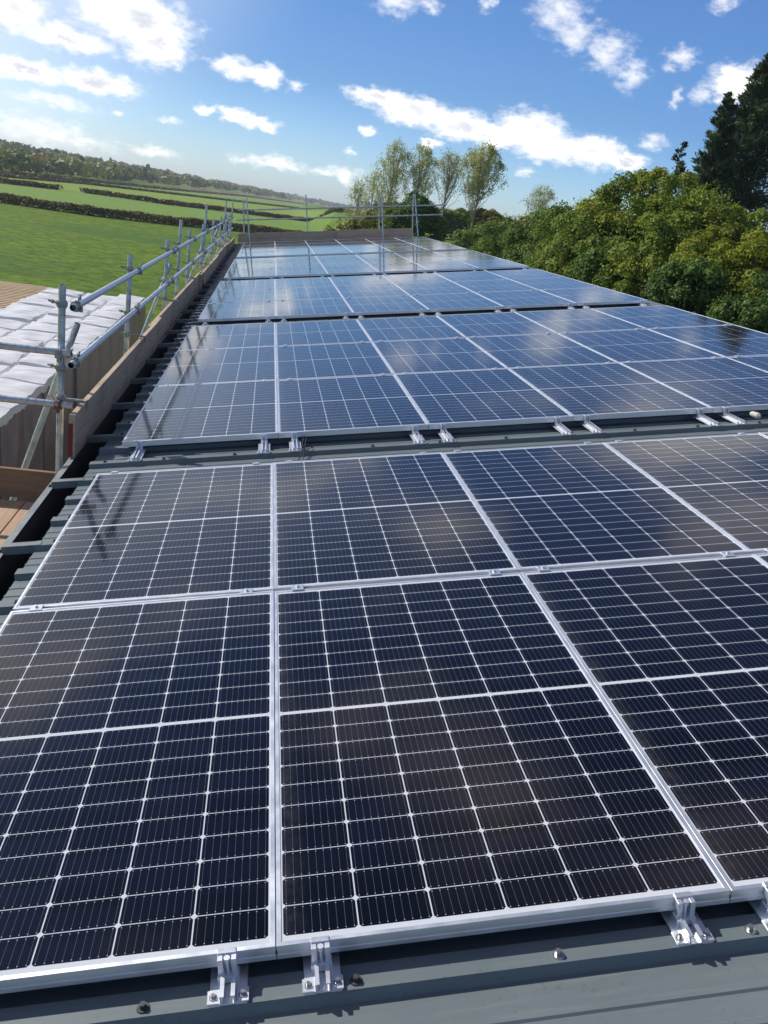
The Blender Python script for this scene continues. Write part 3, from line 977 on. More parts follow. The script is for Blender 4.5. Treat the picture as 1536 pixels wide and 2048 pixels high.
# platform at the near left: cross toe board and deck boards
board('cross_board', -4.2, -1.46, 4.62, 4.66, -0.80, -0.587, M['board_b'], 'brown board on edge across the scaffold platform, below the cross rails', None)
for i in range(5):
    x1 = -1.475 - i * 0.232
    board('deck_board', x1 - 0.225, x1, 1.2, 4.60, -0.86, -0.82, M['deck'], 'bare wooden deck board of the near scaffold platform, %s from the gutter' % ORD[i], 'deck boards of the near platform', 'deck board')
for i, y in enumerate((1.6, 4.2)):
    tube_obj('deck_transom', (-4.2, y, -0.895), (-1.50, y, -0.895), 'tube under the near scaffold platform, %s' % ('hidden under its near end' if i == 0 else 'under its cross board'), 'scaffold tube', 'tubes under the platform')

# gable end guard: boards and rails following the roof slope
SL = math.tan(TH)


def gable_z(x, off):
    return off + (x + 1.2) * 0.1722


def sloped_board(x0, x1, y0, off_t, hgt, m_, lab):
    mb = MB()
    vs_ = []
    for x in (x0, x1):
        zt = gable_z(x, off_t)
        vs_ += [(x, y0, zt - hgt), (x, y0 + 0.038, zt - hgt), (x, y0 + 0.038, zt), (x, y0, zt)]
    c = Vector((x0, y0, gable_z(x0, off_t) - hgt))
    mb.add([Vector(v) - c for v in vs_], [(0, 1, 2, 3), (7, 6, 5, 4), (0, 4, 5, 1), (1, 5, 6, 2), (2, 6, 7, 3), (3, 7, 4, 0)])
    o = mb.build('gable_board_or_reflection', m_, None, loc=c)
    tag(o, lab, 'board', 'toe boards across the far gable')


sloped_board(-1.2, 2.27, 30.16, 0.065, 0.30, M['board'], 'grey weathered toe board across the left of the far gable')
sloped_board(2.28, 4.95, 30.165, 0.075, 0.30, M['board_x'], 'warmer brown toe board across the right of the far gable')
sloped_board(-1.15, 4.7, 30.10, -0.155, 0.09, M['board_x'], 'narrow reddish strip standing in for the reflection below the far gable toe boards')  # solid strip added to imitate the reflection of the toe boards
for off, nm in ((0.845, 'upper'), (0.515, 'lower')):
    tube_obj('guard_rail', (-1.3, 30.30, gable_z(-1.3, off)), (5.98, 30.30, gable_z(5.98, off)), '%s guard rail tube across the far gable' % nm, 'guard rail', 'guard rails across the far gable')
gp = [((-0.93, 30.36, -0.6), (-1.13, 30.36, 1.215), 'left of the pair at the left end of the gable rails'),
      ((-0.765, 30.05, -0.205), (-1.025, 30.24, 1.28), 'right of the pair at the left end of the gable rails'),
      ((1.35, 30.36, -0.3), (1.015, 30.36, 1.685), 'alone in the middle of the gable rails'),
      ((3.90, 30.36, 0.2), (3.55, 30.36, 2.11), 'left of the pair two thirds along the gable rails'),
      ((3.92, 30.02, 0.55), (3.685, 30.24, 2.05), 'right of the pair two thirds along the gable rails'),
      ((5.05, 30.36, 0.5), (4.81, 30.36, 2.28), 'left of the pair near the ridge end of the gable rails'),
      ((5.15, 30.03, 0.905), (4.845, 30.24, 2.285), 'right of the pair near the ridge end of the gable rails')]
for a, b, lab in gp:
    a, b = Vector(a), Vector(b)
    d = (b - a).normalized()
    cps = []
    for off in (0.845, 0.515):
        t = (gable_z(b.x, off) - a.z) / d.z
        cps.append((a + d * t, d, (-1, 0, 0)))
    tube_obj('scaffold_pole', a, b, 'thin far scaffold upright, ' + lab, 'scaffold pole', 'uprights across the far gable', cps)

# ------------------------------------------------------------------ wrapped bales


def bale_meshes(seed, w_, l_, H):
    """top film (dome) and wrapped body for a tall bale w_ x l_, height H, origin at base centre"""
    n = 22
    top = MB()
    vs_, fs_ = [], []

    def shape(a, b):
        return a, b
    for j in range(n + 1):
        for i in range(n + 1):
            a, b = i / n * 2 - 1, j / n * 2 - 1
            # flare: outermost ring folds down
            ea, eb = max(0, abs(a) - 0.90) / 0.10, max(0, abs(b) - 0.90) / 0.10
            e = min(1.0, math.hypot(ea, eb))
            x = math.copysign(abs(a), a) * w_ / 2
            y = math.copysign(abs(b), b) * l_ / 2
            nz = noise.noise(Vector((x * 1.3 + seed * 7, y * 8.0 + x * 1.5, seed))) * 0.024 + noise.noise(Vector((x * 2 + seed, y * 2.3, seed * 3))) * 0.045
            z = H - (0.11 + 0.05 * noise.noise(Vector((x * 6, y * 6, seed)))) * e * e + nz * (1 - e * 0.5) - 0.02 * (a * a + b * b)
            vs_.append((x, y, z))
    for j in range(n):
        for i in range(n):
            q = j * (n + 1) + i
            fs_.append((q, q + 1, q + n + 2, q + n + 1))
    top.add(vs_, fs_)
    body = MB()
    m_, hz = 40, 8
    vs_, fs_ = [], []
    for k in range(hz + 1):
        z = (H - 0.10) * k / hz
        for q in range(m_):
            t = 2 * math.pi * q / m_
            c, s_ = math.cos(t), math.sin(t)
            r = 1 / (abs(c) ** 16 + abs(s_) ** 16) ** 0.0625
            dd = 1 + noise.noise(Vector((c * 5 + seed, s_ * 5, z * 0.5))) * 0.035
            shrink = (0.985 - 0.012 * (k % 2)) if k < hz else 0.90
            vs_.append((c * r * w_ / 2 * shrink * dd, s_ * r * l_ / 2 * shrink * dd, z))
    for k in range(hz):
        for q in range(m_):
            fs_.append((k * m_ + q, k * m_ + (q + 1) % m_, (k + 1) * m_ + (q + 1) % m_, (k + 1) * m_ + q))
    body.add(vs_, fs_)
    return top, body


cols = [(-4.44, -3.66, 8.3, 26.0, 'right-hand row', 0.0), (-5.33, -4.46, 8.3, 25.4, 'middle row', 0.0), (-6.42, -5.36, 8.0, 25.4, 'left-hand row', 0.0)]
for ci, (x0, x1, y0, y1, nm, dz_) in enumerate(cols):
    n = int(round((y1 - y0) / 1.26))
    L_ = (y1 - y0) / n
    lib = []
    for s_ in range(5):
        t_, b_ = bale_meshes(ci * 10 + s_ + 1.3, x1 - x0 + 0.02, L_ + 0.01, 3.0)
        lib.append((t_, b_))
    done = {}
    for k in range(n):
        s_ = random.randrange(5)
        y = y0 + L_ * (k + 0.5)
        root = empty('wrapped_bale', ((x0 + x1) / 2 + random.uniform(-0.02, 0.02), y, -5.0 + random.uniform(-0.035, 0.03)), (0, 0, random.uniform(-0.012, 0.012)))
        if s_ in done:
            for q0 in done[s_]:
                q = q0.copy()
                COL.objects.link(q)
                q.parent = root
        else:
            done[s_] = (lib[s_][0].build('top_film', M['bale_top'], root, True), lib[s_][1].build('wrapped_side', M['bale_side'], root, True))
        rr = ORD[k] if k < 12 else ('%dth' % (k + 1))
        tag(root, 'tall bale wrapped in white film, %s of the stack, %s from the near end' % (nm, rr), 'bale', 'white wrapped bales stacked by the shed')
# timber batten pile left of the bales
mb = MB()
for lay in (0, 2):
    y = 15.0
    while y < 26.8:
        wd = 0.19
        x0 = -12 + random.uniform(-0.1, 0.1)
        zb = -2.35 + 0.05 * lay
        mb.box(x0 + 9.5, -6.62 + random.uniform(-0.05, 0.05) + 9.5, y - 21, y + wd - 21, zb + 5, zb + 0.046 + 5)
        y += 0.29 + random.uniform(-0.01, 0.02)
mb.box(-11.9 + 9.5, -6.75 + 9.5, 15.05 - 21, 26.7 - 21, 0, 2.64)
o = mb.build('batten_pile', M['batten'], None, loc=(-9.5, 21, -5))
tag(o, 'broad pile of tan timber battens left of the white bales', 'timber pile')


# ------------------------------------------------------------------ ground and fields
def smooth(a, b, x):
    t = min(1, max(0, (x - a) / (b - a)))
    return t * t * (3 - 2 * t)


def gz(x, y):
    z = -5.0
    z += 4.4 * smooth(9, 17, x - 0.02 * (y - 60)) * smooth(45, 75, y) * (1 - smooth(600, 1200, y))
    # distant wooded rise on the left
    bx = -60 + (y - 400) * 0.10
    z += 5.0 * smooth(380, 900, y) * smooth(40, -160, x - bx)
    return z


def ground_sheet(name, xs, ys, m_, dz_=0.0, keep=None):
    vs_, fs_ = [], []
    for y in ys:
        for x in xs:
            vs_.append((x, y, gz(x, y) + dz_))
    nx = len(xs)
    for j in range(len(ys) - 1):
        for i in range(nx - 1):
            fs_.append((j * nx + i, j * nx + i + 1, (j + 1) * nx + i + 1, (j + 1) * nx + i))
    mb = MB()
    mb.add(vs_, fs_)
    o = mb.build(name, m_, None, True)
    o['kind'] = 'structure'
    return o


xs = [-2400, -1500, -1000, -600] + list(range(-400, 401, 20)) + [600, 1000, 1500, 2400]
ys = [-300, -200, -100] + list(range(-40, 200, 15)) + list(range(200, 1300, 50)) + [1500, 2000, 2600, 3250]
xs = sorted(set(xs) | set(range(0, 60, 4)))
ground_sheet('ground', xs, ys, M['crop'])

# hedge lines (ground points), from near to far
H1 = [(-70, 127), (-37, 128), (-26, 128), (-16, 135), (-9, 144), (-1.5, 152), (10, 161)]
H2 = [(-100, 195), (-59, 207), (-47, 229), (-38, 233), (-28, 235), (-11, 258), (27, 300)]
H3 = [(-130, 245), (-74, 258), (-67, 331), (-47, 399), (-14, 503), (20, 633)]
H4 = [(-150, 272), (-82, 288), (-79, 398), (-60, 520), (-22, 900), (60, 1400)]


def strip(name, la, lb, m_, dz_):
    """field between two hedge lines, resampled"""
    def samp(l, t):
        t *= len(l) - 1
        i = min(int(t), len(l) - 2)
        f = t - i
        return (l[i][0] * (1 - f) + l[i + 1][0] * f, l[i][1] * (1 - f) + l[i + 1][1] * f)
    na, nb = 30, 10
    vs_, fs_ = [], []
    for j in range(nb + 1):
        for i in range(na + 1):
            a, b = samp(la, i / na), samp(lb, i / na)
            s_ = j / nb
            x, y = a[0] * (1 - s_) + b[0] * s_, a[1] * (1 - s_) + b[1] * s_
            vs_.append((x, y, gz(x, y) + dz_))
    for j in range(nb):
        for i in range(na):
            q = j * (na + 1) + i
            fs_.append((q, q + 1, q + na + 2, q + na + 1))
    mb = MB()
    mb.add(vs_, fs_)
    o = mb.build(name, m_, None, True)
    o['kind'] = 'structure'


E1 = H1 + [(60, 190)]
E2 = H2 + [(120, 380)]
E3 = H3 + [(150, 900)]
E4 = H4 + [(300, 2200)]
E5 = [(-400, 330), (-90, 300), (-84, 470), (-70, 700), (-30, 1200), (60, 1900), (600, 3200)]
strip('field', E1, E2, M['grass2'], 0.10)
strip('field', E2, E3, M['grass3'], 0.14)
strip('field', E3, E4, M['grass2'], 0.18)
strip('ploughed_field', E4, E5, M['ploughed'], 0.22)


# ------------------------------------------------------------------ foliage
def leaf_object(name, pos, nrm, size, tint, m_, parent=None, loc=(0, 0, 0), aspect=0.62, updir=None):
    """pos Nx3, nrm Nx3 unit, size N: diamond shaped leaves"""
    N_ = len(pos)
    r = rng.normal(size=(N_, 3))
    if updir is not None:
        r = updir + r * 0.25
    t = np.cross(nrm, r)
    t /= np.linalg.norm(t, axis=1)[:, None] + 1e-9
    b = np.cross(nrm, t)
    if updir is not None:
        t, b = b, t
    s_ = size[:, None]
    v = np.empty((N_, 4, 3))
    v[:, 0] = pos - t * s_
    v[:, 1] = pos + b * s_ * aspect - t * s_ * 0.1 + nrm * s_ * 0.12
    v[:, 2] = pos + t * s_
    v[:, 3] = pos - b * s_ * aspect - t * s_ * 0.1 + nrm * s_ * 0.12
    me = bpy.data.meshes.new(name)
    me.vertices.add(N_ * 4)
    me.vertices.foreach_set('co', v.astype(np.float32).ravel())
    me.loops.add(N_ * 4)
    me.loops.foreach_set('vertex_index', np.arange(N_ * 4, dtype=np.int32))
    me.polygons.add(N_)
    me.polygons.foreach_set('loop_start', np.arange(0, N_ * 4, 4, dtype=np.int32))
    me.polygons.foreach_set('loop_total', np.full(N_, 4, dtype=np.int32))
    at = me.attributes.new('tint', 'FLOAT', 'POINT')
    at.data.foreach_set('value', np.repeat(np.clip(tint, 0, 1), 4).astype(np.float32))
    me.materials.append(m_)
    me.update(calc_edges=True)
    o = bpy.data.objects.new(name, me)
    o.location = loc
    if parent:
        o.parent = parent
    COL.objects.link(o)
    return o


def unit(a):
    return a / (np.linalg.norm(a, axis=-1, keepdims=True) + 1e-9)


def clump_leaves(cen, rad, n, size, base_t):
    """leaves on the outer shell of several clumps"""
    P_, N_, S_, T_ = [], [], [], []
    for c, r, t in zip(cen, rad, base_t):
        d = unit(rng.normal(size=(n, 3)))
        d[:, 2] = np.where(d[:, 2] < -0.35, -d[:, 2], d[:, 2])
        rr = r * (0.55 + 0.5 * rng.random(n) ** 0.6) * (1 + 0.22 * np.sin(d[:, 0] * 5 + t * 9) * np.cos(d[:, 1] * 4 + t * 5))
        P_.append(c + d * rr[:, None] * np.array([1, 1, 0.85]))
        N_.append(unit(d + rng.normal(size=(n, 3)) * 0.55 + np.array([0, 0, 0.25])))
        S_.append(size * (0.6 + 0.8 * rng.random(n)))
        T_.append(t + rng.normal(size=n) * 0.14)
    return np.concatenate(P_), np.concatenate(N_), np.concatenate(S_), np.concatenate(T_)


def limb(mb, p0, p1, r0, r1, bend=0.1, seg=4, n=7):
    p0, p1 = Vector(p0), Vector(p1)
    prev, pr_ = p0, r0
    for k in range(1, seg + 1):
        t = k / seg
        q = p0.lerp(p1, t) + Vector((random.uniform(-1, 1), random.uniform(-1, 1), 0)) * bend * (1 if k < seg else 0)
        r = r0 + (r1 - r0) * t
        mb.tube(prev, q, pr_, r, n, caps=False)
        prev, pr_ = q, r


def broad_tree(name, x, y, ztop, rx, ry, label, cat, mtl, nclump=60, nleaf=300, leaf=0.09, zbase=None, tone=(0.1, 0.75), zlow=0.0, group=None, skew=1.0):
    zb = gz(x, y) if zbase is None else zbase
    H = ztop - zb
    root = empty(name, (x, y, zb))
    tag(root, label, cat, group)
    zc = H * (0.5 + zlow * 0.5)
    rz = H - zc
    cen, rad, bt = [], [], []
    for k in range(nclump):
        d = unit(rng.normal(size=3))
        if d[2] < -0.5 and rng.random() < 0.5:
            d[2] = -d[2]
        f = 0.42 + 0.50 * rng.random() ** 0.5
        c = np.array([d[0] * rx * f, d[1] * ry * f, zc + d[2] * rz * f])
        r = (0.13 + 0.20 * rng.random()) * min(rx, ry)
        c[2] = min(c[2], H - r * 0.85)
        cen.append(c)
        rad.append(r)
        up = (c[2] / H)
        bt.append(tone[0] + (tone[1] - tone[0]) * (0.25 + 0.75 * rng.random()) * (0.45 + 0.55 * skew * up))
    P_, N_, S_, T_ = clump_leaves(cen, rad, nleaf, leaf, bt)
    # ragged twigs poking out of the outline
    k = nclump * 10
    d = unit(rng.normal(size=(k, 3)))
    d[:, 2] = np.abs(d[:, 2])
    rr = 0.88 + 0.14 * rng.random(k)
    pp = d * rr[:, None] * np.array([rx, ry, rz]) * 0.97 + np.array([0, 0, zc])
    P_ = np.concatenate([P_, pp])
    N_ = np.concatenate([N_, unit(d + rng.normal(size=(k, 3)) * 0.6)])
    S_ = np.concatenate([S_, leaf * (0.5 + 0.7 * rng.random(k))])
    T_ = np.concatenate([T_, np.full(k, np.mean(bt)) + rng.normal(size=k) * 0.2])
    leaf_object('crown', P_, N_, S_, T_, M[mtl], root)
    mb = MB()
    limb(mb, (0, 0, -0.2), (rng.normal() * 0.2, 0, H * 0.45), 0.16 + H * 0.012, 0.10, 0.08, 5, 9)
    for c in cen[:max(8, nclump // 4)]:
        limb(mb, (0, 0, H * rng.uniform(0.15, 0.42)), c, 0.07, 0.015, 0.12, 4, 6)
    mb.build('trunk', M['bark'], root, True)
    return root


TG = 'broad leaved trees behind the ridge'
BANK = [
    ('field_maple', 14.4, 36.2, 4.20, 2.4, 2.3, 'leaf_olive', (0.05, 0.80), 'olive green tree forming the left shoulder of the big clump behind the ridge'),
    ('field_maple', 15.2, 35.6, 4.95, 2.5, 2.3, 'leaf_olive', (0.10, 0.95), 'olive tree with yellow tinged top just left of the clump summit'),
    ('field_maple', 16.2, 34.4, 5.30, 2.6, 2.4, 'leaf_olive', (0.10, 1.00), 'tallest yellow topped tree at the summit of the clump behind the ridge'),
    ('field_maple', 17.0, 32.2, 4.75, 2.3, 2.2, 'leaf_olive', (0.05, 0.90), 'olive tree right of the clump summit, in front of the tall conifers'),
    ('field_maple', 14.6, 30.6, 3.35, 2.1, 2.0, 'leaf_olive', (0.05, 0.75), 'mid green tree in front of the clump summit'),
    ('field_maple', 15.6, 28.2, 3.25, 1.8, 1.8, 'leaf_yellow', (0.0, 0.75), 'bright yellow green tree in front of the tall dark conifer'),
    ('field_maple', 18.2, 30.4, 3.80, 2.0, 1.9, 'leaf_olive', (0.05, 0.75), 'green tree under the tallest conifer near the right edge'),
    ('field_maple', 16.4, 25.6, 3.25, 1.8, 1.8, 'leaf_yellow', (0.05, 0.85), 'yellow tinged tree at the right edge of the picture'),
    ('hedge_tree', 14.2, 39.6, 3.65, 2.1, 2.1, 'leaf_olive', (0.0, 0.65), 'dark olive bushy tree just left of the big clump, lower than it'),
    ('hedge_tree', 13.8, 43.8, 3.20, 2.1, 2.1, 'leaf_dark', (0.1, 0.9), 'dark green bushy tree two crowns left of the big clump'),
    ('hedge_tree', 13.5, 48.9, 2.60, 2.2, 2.2, 'leaf_dark', (0.1, 0.9), 'dark green rounded bush tree between the poplars and the big clump'),
    ('hedge_tree', 13.7, 57.0, 1.95, 1.9, 2.0, 'leaf_dark', (0.15, 0.85), 'low dark bush tree right below the rightmost poplar'),
    ('hedge_tree', 13.4, 32.6, 2.35, 1.6, 1.7, 'leaf_dark', (0.2, 0.9), 'mid green leafy tree low in front of the big clump'),
    ('hedge_tree', 13.8, 26.0, 2.15, 1.7, 2.0, 'leaf_dark', (0.0, 0.6), 'deep green tree low in front of the yellow green one'),
    ('hedge_tree', 14.4, 22.6, 1.60, 1.7, 2.0, 'leaf_dark', (0.0, 0.6), 'shaded green bush lowest at the right above the panel edge'),
    ('hedge_tree', 13.2, 37.4, 1.75, 1.5, 1.8, 'leaf_olive', (0.0, 0.6), 'olive bush above the panel edge left of the clump'),
    ('hedge_tree', 13.2, 41.6, 1.60, 1.6, 1.8, 'leaf_dark', (0.2, 0.9), 'green bush above the panel edge, farther left than the olive one')]
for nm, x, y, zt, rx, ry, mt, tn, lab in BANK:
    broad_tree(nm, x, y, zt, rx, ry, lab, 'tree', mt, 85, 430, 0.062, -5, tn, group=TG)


def conifer(x, y, ztop, rbase, label, n=150, nleaf=110):
    zb = -5
    H = ztop - zb
    root = empty('conifer', (x, y, zb))
    tag(root, label, 'conifer', 'dark conifers at the right')
    P_, N_, S_, T_, U_ = [], [], [], [], []
    mb = MB()
    limb(mb, (0, 0, 0), (0, 0, H * 0.97), 0.22, 0.02, 0.05, 8, 8)
    for k in range(n):
        t = (k + 0.5) / n
        z = H * (0.10 + 0.90 * t)
        a = rng.random() * 6.283
        reach = rbase * (1 - t) ** 0.72 * (0.7 + 0.45 * rng.random()) + 0.15
        tip = np.array([math.cos(a) * reach, math.sin(a) * reach, z + reach * 0.22])
        start = np.array([0, 0, z - reach * 0.10])
        m_ = nleaf if t < 0.9 else nleaf // 2
        s_ = rng.random(m_) ** 0.7
        wid = 0.32 * reach * (1 - s_ * 0.75) + 0.06
        p = start + (tip - start) * s_[:, None] + rng.normal(size=(m_, 3)) * wid[:, None] * np.array([0.55, 0.55, 0.35])
        p[:, 2] -= rng.random(m_) * 0.18 * reach
        d = unit(tip - start + rng.normal(size=(m_, 3)) * 0.45 * reach + np.array([0, 0, 0.35 * reach]))
        P_.append(p)
        U_.append(d)
        N_.append(unit(np.cross(d, rng.normal(size=(m_, 3)))))
        S_.append(0.08 + 0.09 * rng.random(m_))
        T_.append(np.full(m_, rng.random()) * 0.7 + rng.random(m_) * 0.3)
        if k % 3 == 0:
            mb.tube(start, tip, 0.03, 0.008, 5, caps=False)
    P_, N_, S_, T_, U_ = map(np.concatenate, (P_, N_, S_, T_, U_))
    leaf_object('crown', P_, N_, S_, T_, M['leaf_conifer'], root, aspect=0.22, updir=U_)
    mb.build('trunk', M['bark'], root, True)


conifer(24.4, 44.4, 12.0, 4.0, 'tallest dark conifer, cut by the right edge of the picture', 340, 210)
conifer(22.2, 43.4, 9.7, 2.3, 'shorter dark conifer leaning out left of the tallest one', 230, 170)
conifer(21.45, 45.8, 7.45, 1.15, 'small dark conifer top poking above the yellow topped tree', 80, 70)


def poplar(x, y, ztop, rx, label, leaf_n=1500, nb=26, mtl='leaf_poplar', dense=0.5, crown0=0.22, lean=0.0):
    zb = gz(x, y)
    H = ztop - zb
    root = empty('poplar', (x, y, zb))
    tag(root, label, 'tree', 'tall thin leaved poplars beyond the gable')
    mb = MB()
    top = Vector((lean, 0, H * 0.82))
    limb(mb, (0, 0, -0.3), top, 0.12, 0.02, 0.05, 7, 7)
    P_ = []
    for k in range(nb):
        t = crown0 + (0.72 - crown0) * (k / nb)
        a = rng.random() * 6.283
        st = Vector((lean * t, 0, H * t))
        reach = rx * (0.15 + 0.85 * rng.random()) * (1.0 if t < 0.5 else 0.8)
        zt = min(H * (1.0 - 0.34 * (reach / rx) ** 2) * (0.94 + 0.06 * rng.random()), H * (t + 0.24 + 0.30 * rng.random()))
        tip = Vector((math.cos(a) * reach + lean * t, math.sin(a) * reach, zt))
        mid = st.lerp(tip, 0.45) + Vector((math.cos(a), math.sin(a), 0)) * reach * 0.22
        mb.tube(st, mid, 0.032, 0.020, 5, caps=False)
        mb.tube(mid, tip, 0.020, 0.007, 5, caps=False)
        for q in range(11):
            f = 0.25 + 0.75 * rng.random()
            s0 = mid.lerp(tip, f) if f > 0.4 else st.lerp(mid, 0.5 + f)
            e_ = s0 + Vector((rng.normal() * 0.5, rng.normal() * 0.5, 0.35 + 0.7 * rng.random()))
            cap_ = H * (1.02 - 0.30 * min(1.2, math.hypot(e_.x, e_.y) / rx) ** 2)
            if e_.z > cap_:
                e_.z = max(s0.z - 0.1, cap_ - 0.3 * rng.random())
            mb.tube(s0, e_, 0.009, 0.004, 4, caps=False)
            P_.append((np.array(s0), np.array(e_)))
    seg = rng.integers(0, len(P_), leaf_n)
    A = np.array([P_[i][0] for i in seg])
    B = np.array([P_[i][1] for i in seg])
    f = rng.random(leaf_n)[:, None]
    pos = A + (B - A) * f + rng.normal(size=(leaf_n, 3)) * 0.13
    leaf_object('crown', pos, unit(rng.normal(size=(leaf_n, 3))), 0.055 + 0.06 * rng.random(leaf_n), rng.random(leaf_n) * 0.7 + 0.3 * pos[:, 2] / H, M[mtl], root)
    mb.build('trunk', M['bark_pale'], root, True)


poplar(10.5, 110.1, 5.4, 1.4, 'smallest pale slender tree, leftmost of the poplar row', 2200, 22, crown0=0.08)
poplar(12.0, 108.0, 6.6, 1.7, 'second pale slender tree from the left of the poplar row', 2000, 24, crown0=0.08)
poplar(13.3, 103.7, 9.7, 2.7, 'full tall poplar, third from the left of the row', 5200, 62, crown0=0.12, lean=0.5)
poplar(16.4, 103.3, 9.8, 2.6, 'full tall poplar, fourth from the left of the row', 4800, 58, crown0=0.15, lean=0.5)
poplar(18.6, 96.8, 9.3, 2.1, 'nearly bare grey poplar with a forked trunk, fifth from the left', 1500, 60, crown0=0.3, lean=0.5)
poplar(21.6, 94.1, 10.1, 3.0, 'leafiest poplar with a green gold crown, rightmost of the row', 9000, 70, crown0=0.22, lean=0.5)
poplar(34.9, 113.4, 8.4, 2.2, 'small bare topped tree peeping over the hedge right of the row', 2500, 34, crown0=0.2)

BG = 'bushes beyond the far gable'
broad_tree('evergreen_bush', 11.2, 67.0, 3.35, 2.5, 2.4, 'dark dense evergreen bush behind the ridge end of the gable rails', 'bush', 'leaf_dark', 80, 380, 0.11, None, (0.0, 0.40), group=BG)
broad_tree('autumn_bush', 9.3, 71.0, 2.75, 1.5, 1.5, 'small yellow green bush at the left of the dark evergreen', 'bush', 'leaf_yellow', 34, 300, 0.10, None, (0.0, 0.55), group=BG)
broad_tree('autumn_bush', 10.0, 86.5, 1.6, 3.0, 2.4, 'low olive and orange bush at the right end of the field', 'bush', 'leaf_autumn', 70, 300, 0.12, None, (0.1, 0.85), group=BG)
broad_tree('autumn_bush', 7.3, 90.0, 0.4, 2.2, 2.0, 'lowest olive bush at the field edge, left of the others', 'bush', 'leaf_autumn', 26, 200, 0.13, None, (0.1, 0.9), group=BG)
for i, (x, y, zt, rx, mt, lab) in enumerate((
        (19.0, 118, 3.4, 4.6, 'leaf_autumn', 'brown thicket behind the bare poplar trunk'),
        (26.5, 118, 3.6, 5.2, 'leaf_dark', 'brown thicket behind the leafiest poplar'),
        (34.5, 118, 4.0, 5.2, 'leaf_autumn', 'brown thicket under the small bare topped tree'),
        (24.8, 99, 3.6, 2.4, 'leaf_autumn', 'golden bush right of the leafiest poplar'),
        (44.0, 120, 4.5, 5.5, 'leaf_autumn', 'pale thicket behind the low green hedge trees'),
        (22.5, 112, 3.0, 4.0, 'leaf_dark', 'dark green thicket between the two rightmost poplars'),
        (15.2, 112, 2.9, 3.2, 'leaf_dark', 'dark green thicket behind the fourth poplar'),
        (21.0, 88, 0.9, 2.0, 'leaf_autumn', 'low golden scrub at the foot of the poplars'))):
    broad_tree('thicket', x, y, zt, rx, 2.5, lab, 'bush', mt, 70, 200, 0.15, None, (0.1, 0.9), group=BG)
# dry grass patch below the poplars
vs_, fs_ = [], []
for j in range(9):
    for i in range(9):
        x, y = 14 + i * 1.6, 66 + j * 4.0
        vs_.append((x, y, gz(x, y) + 0.05))
for j in range(8):
    for i in range(8):
        q = j * 9 + i
        fs_.append((q, q + 1, q + 10, q + 9))
mb = MB()
mb.add(vs_, fs_)
M['drygrass'] = field_mat('dry_grass', (0.20, 0.19, 0.06), (0.32, 0.27, 0.10), (0.16, 0.17, 0.05), 0.2, 3.0)
o = mb.build('dry_grass', M['drygrass'], None, True)
o['kind'] = 'structure'


def hedge(line, h, wdt, per_m, leaf, label, mtl='leaf_hedge', tone=(0.1, 0.9)):
    P_, N_, S_, T_ = [], [], [], []
    mb = MB()
    ox, oy = line[0]
    for (a, b) in zip(line[:-1], line[1:]):
        L_ = math.hypot(b[0] - a[0], b[1] - a[1])
        n = int(L_ * per_m)
        t = rng.random(n)
        x = a[0] + (b[0] - a[0]) * t
        y = a[1] + (b[1] - a[1]) * t
        s_ = L_ * t + ox + a[0]
        top = h * (0.86 + 0.06 * np.sin(s_ * 0.7) + 0.05 * np.sin(s_ * 2.3 + 1) + 0.10 * rng.random(n))
        zz = rng.random(n) ** 0.75 * top
        keep = (zz > 0.12 * h) | (np.sin(s_ * 3.1) + np.sin(s_ * 1.3) > 0.2)
        off = rng.normal(size=(n, 2)) * wdt * 0.33
        zg = np.array([gz(p, q) for p, q in zip(x, y)])
        pos = np.stack([x + off[:, 0] - ox, y + off[:, 1] - oy, zz + zg - gz(ox, oy)], 1)[keep]
        P_.append(pos)
        m_ = len(pos)
        N_.append(unit(rng.normal(size=(m_, 3)) + np.array([0, -0.3, 0.5])))
        S_.append(leaf * (0.6 + 0.8 * rng.random(m_)))
        tn = tone[0] + (tone[1] - tone[0]) * (0.5 + 0.35 * np.sin(s_[keep] * 0.35) + 0.3 * rng.normal(size=m_))
        T_.append(tn)
        for q in range(int(L_ / 2.2)):
            f = rng.random()
            px_, py_ = a[0] + (b[0] - a[0]) * f, a[1] + (b[1] - a[1]) * f
            z0 = gz(px_, py_) - gz(ox, oy)
            mb.tube((px_ - ox, py_ - oy, z0), (px_ - ox + rng.normal() * 0.2, py_ - oy, z0 + h * 0.6), 0.05, 0.03, 5, caps=False)
    root = empty('hedge', (ox, oy, gz(ox, oy)))
    tag(root, label, 'hedge', 'hedges dividing the fields')
    leaf_object('foliage', *map(np.concatenate, (P_, N_, S_, T_)), M[mtl], root)
    mb.build('stems', M['bark'], root)


hedge(H1, 1.3, 1.3, 300, 0.14, 'nearest thick brown green hedge across the fields')
hedge(H2[:2] + [(-50.5, 222)], 1.25, 1.5, 110, 0.24, 'second hedge, short stretch left of its gap')
hedge([(-46.5, 229.5)] + H2[3:], 1.35, 1.5, 110, 0.24, 'second hedge, long stretch right of its gap')
hedge(H3, 1.0, 1.5, 45, 0.34, 'third hedge, thin dark line beyond the gapped hedge')
hedge(H4, 1.2, 2.0, 26, 0.5, 'farthest hedge, thin line below the wooded slope')

# far wood: one mass of crowns on the rise
P_, N_, S_, T_ = [], [], [], []


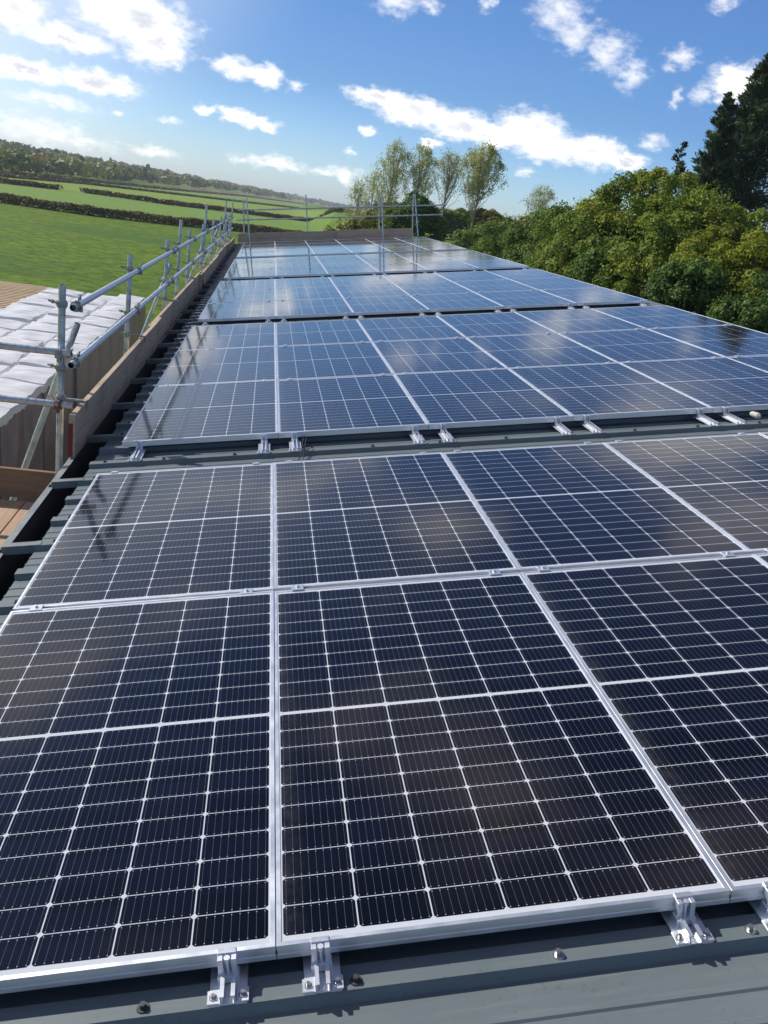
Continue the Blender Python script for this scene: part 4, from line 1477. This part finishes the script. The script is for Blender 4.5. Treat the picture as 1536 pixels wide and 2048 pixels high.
def wood_crown(x, y, h, r, tone_, n=90, s=0.9):
    zb = gz(x, y)
    d = unit(rng.normal(size=(n, 3)))
    d[:, 2] = np.abs(d[:, 2]) * np.where(rng.random(n) < 0.75, 1, -0.6)
    rr = (0.75 + 0.3 * rng.random(n))[:, None]
    pos = np.array([x, y, zb + h * 0.55]) + d * rr * np.array([r, r, h * 0.47])
    P_.append(pos)
    N_.append(unit(d + rng.normal(size=(n, 3)) * 0.5))
    S_.append(s * (0.6 + 0.8 * rng.random(n)))
    T_.append(tone_ + rng.normal(size=n) * 0.10)


def lerp_line(l, t):
    t *= len(l) - 1
    i = min(int(t), len(l) - 2)
    f = t - i
    return l[i][0] * (1 - f) + l[i + 1][0] * f, l[i][1] * (1 - f) + l[i + 1][1] * f


WB = [(-130, 292), (-84, 300), (-82, 420), (-74, 600), (-45, 980), (40, 1600), (330, 2900)]
for k in range(900):
    t = rng.random() ** 0.9
    bx, by = lerp_line(WB, t)
    back = rng.random() ** 1.3
    ext = 60 + by * 0.45
    x, y = bx - back * ext * 0.55, by + back * ext
    sc_ = 1.0 + by / 1500
    h = (5 + 4.5 * rng.random() * (0.5 + 0.5 * back) + back * 2.5) * (0.75 + 0.25 * sc_)
    if by > 900:
        h *= 1.15
    r_ = (2.6 + 2.8 * rng.random()) * sc_
    tn = 0.12 + 0.68 * rng.random() * (1 - 0.6 * back)
    if rng.random() < 0.10 and back < 0.6:
        tn = 1.0
    if rng.random() < 0.04:
        r_, h, tn = r_ * 0.3, h * 1.25, 0.05
    wood_crown(x, y, h, r_, tn, 80, 0.75 + by / 1100)
o = leaf_object('wood', *map(np.concatenate, (P_, N_, S_, T_)), M['leaf_wood'])
tag(o, 'distant mixed autumn wood covering the low rise beyond the fields', 'wood', None, 'stuff')

# ------------------------------------------------------------------ haze
HAZE = 0.00022
if HAZE:
    mb = MB()
    mb.box(-2500, 2500, -400, 3300, -6.5, 26)
    hm = bpy.data.materials.new('air_haze')
    hm.use_nodes = True
    HN = NT(hm.node_tree)
    pv = HN.n('ShaderNodeVolumePrincipled', i_Density=HAZE)
    pv.inputs['Color'].default_value = (0.86, 0.92, 1.0, 1)
    pv.inputs['Anisotropy'].default_value = 0.35
    HN.n('ShaderNodeOutputMaterial', i_Volume=pv.outputs[0])
    hz = mb.build('haze', hm)
    tag(hz, None, None, None, 'stuff')
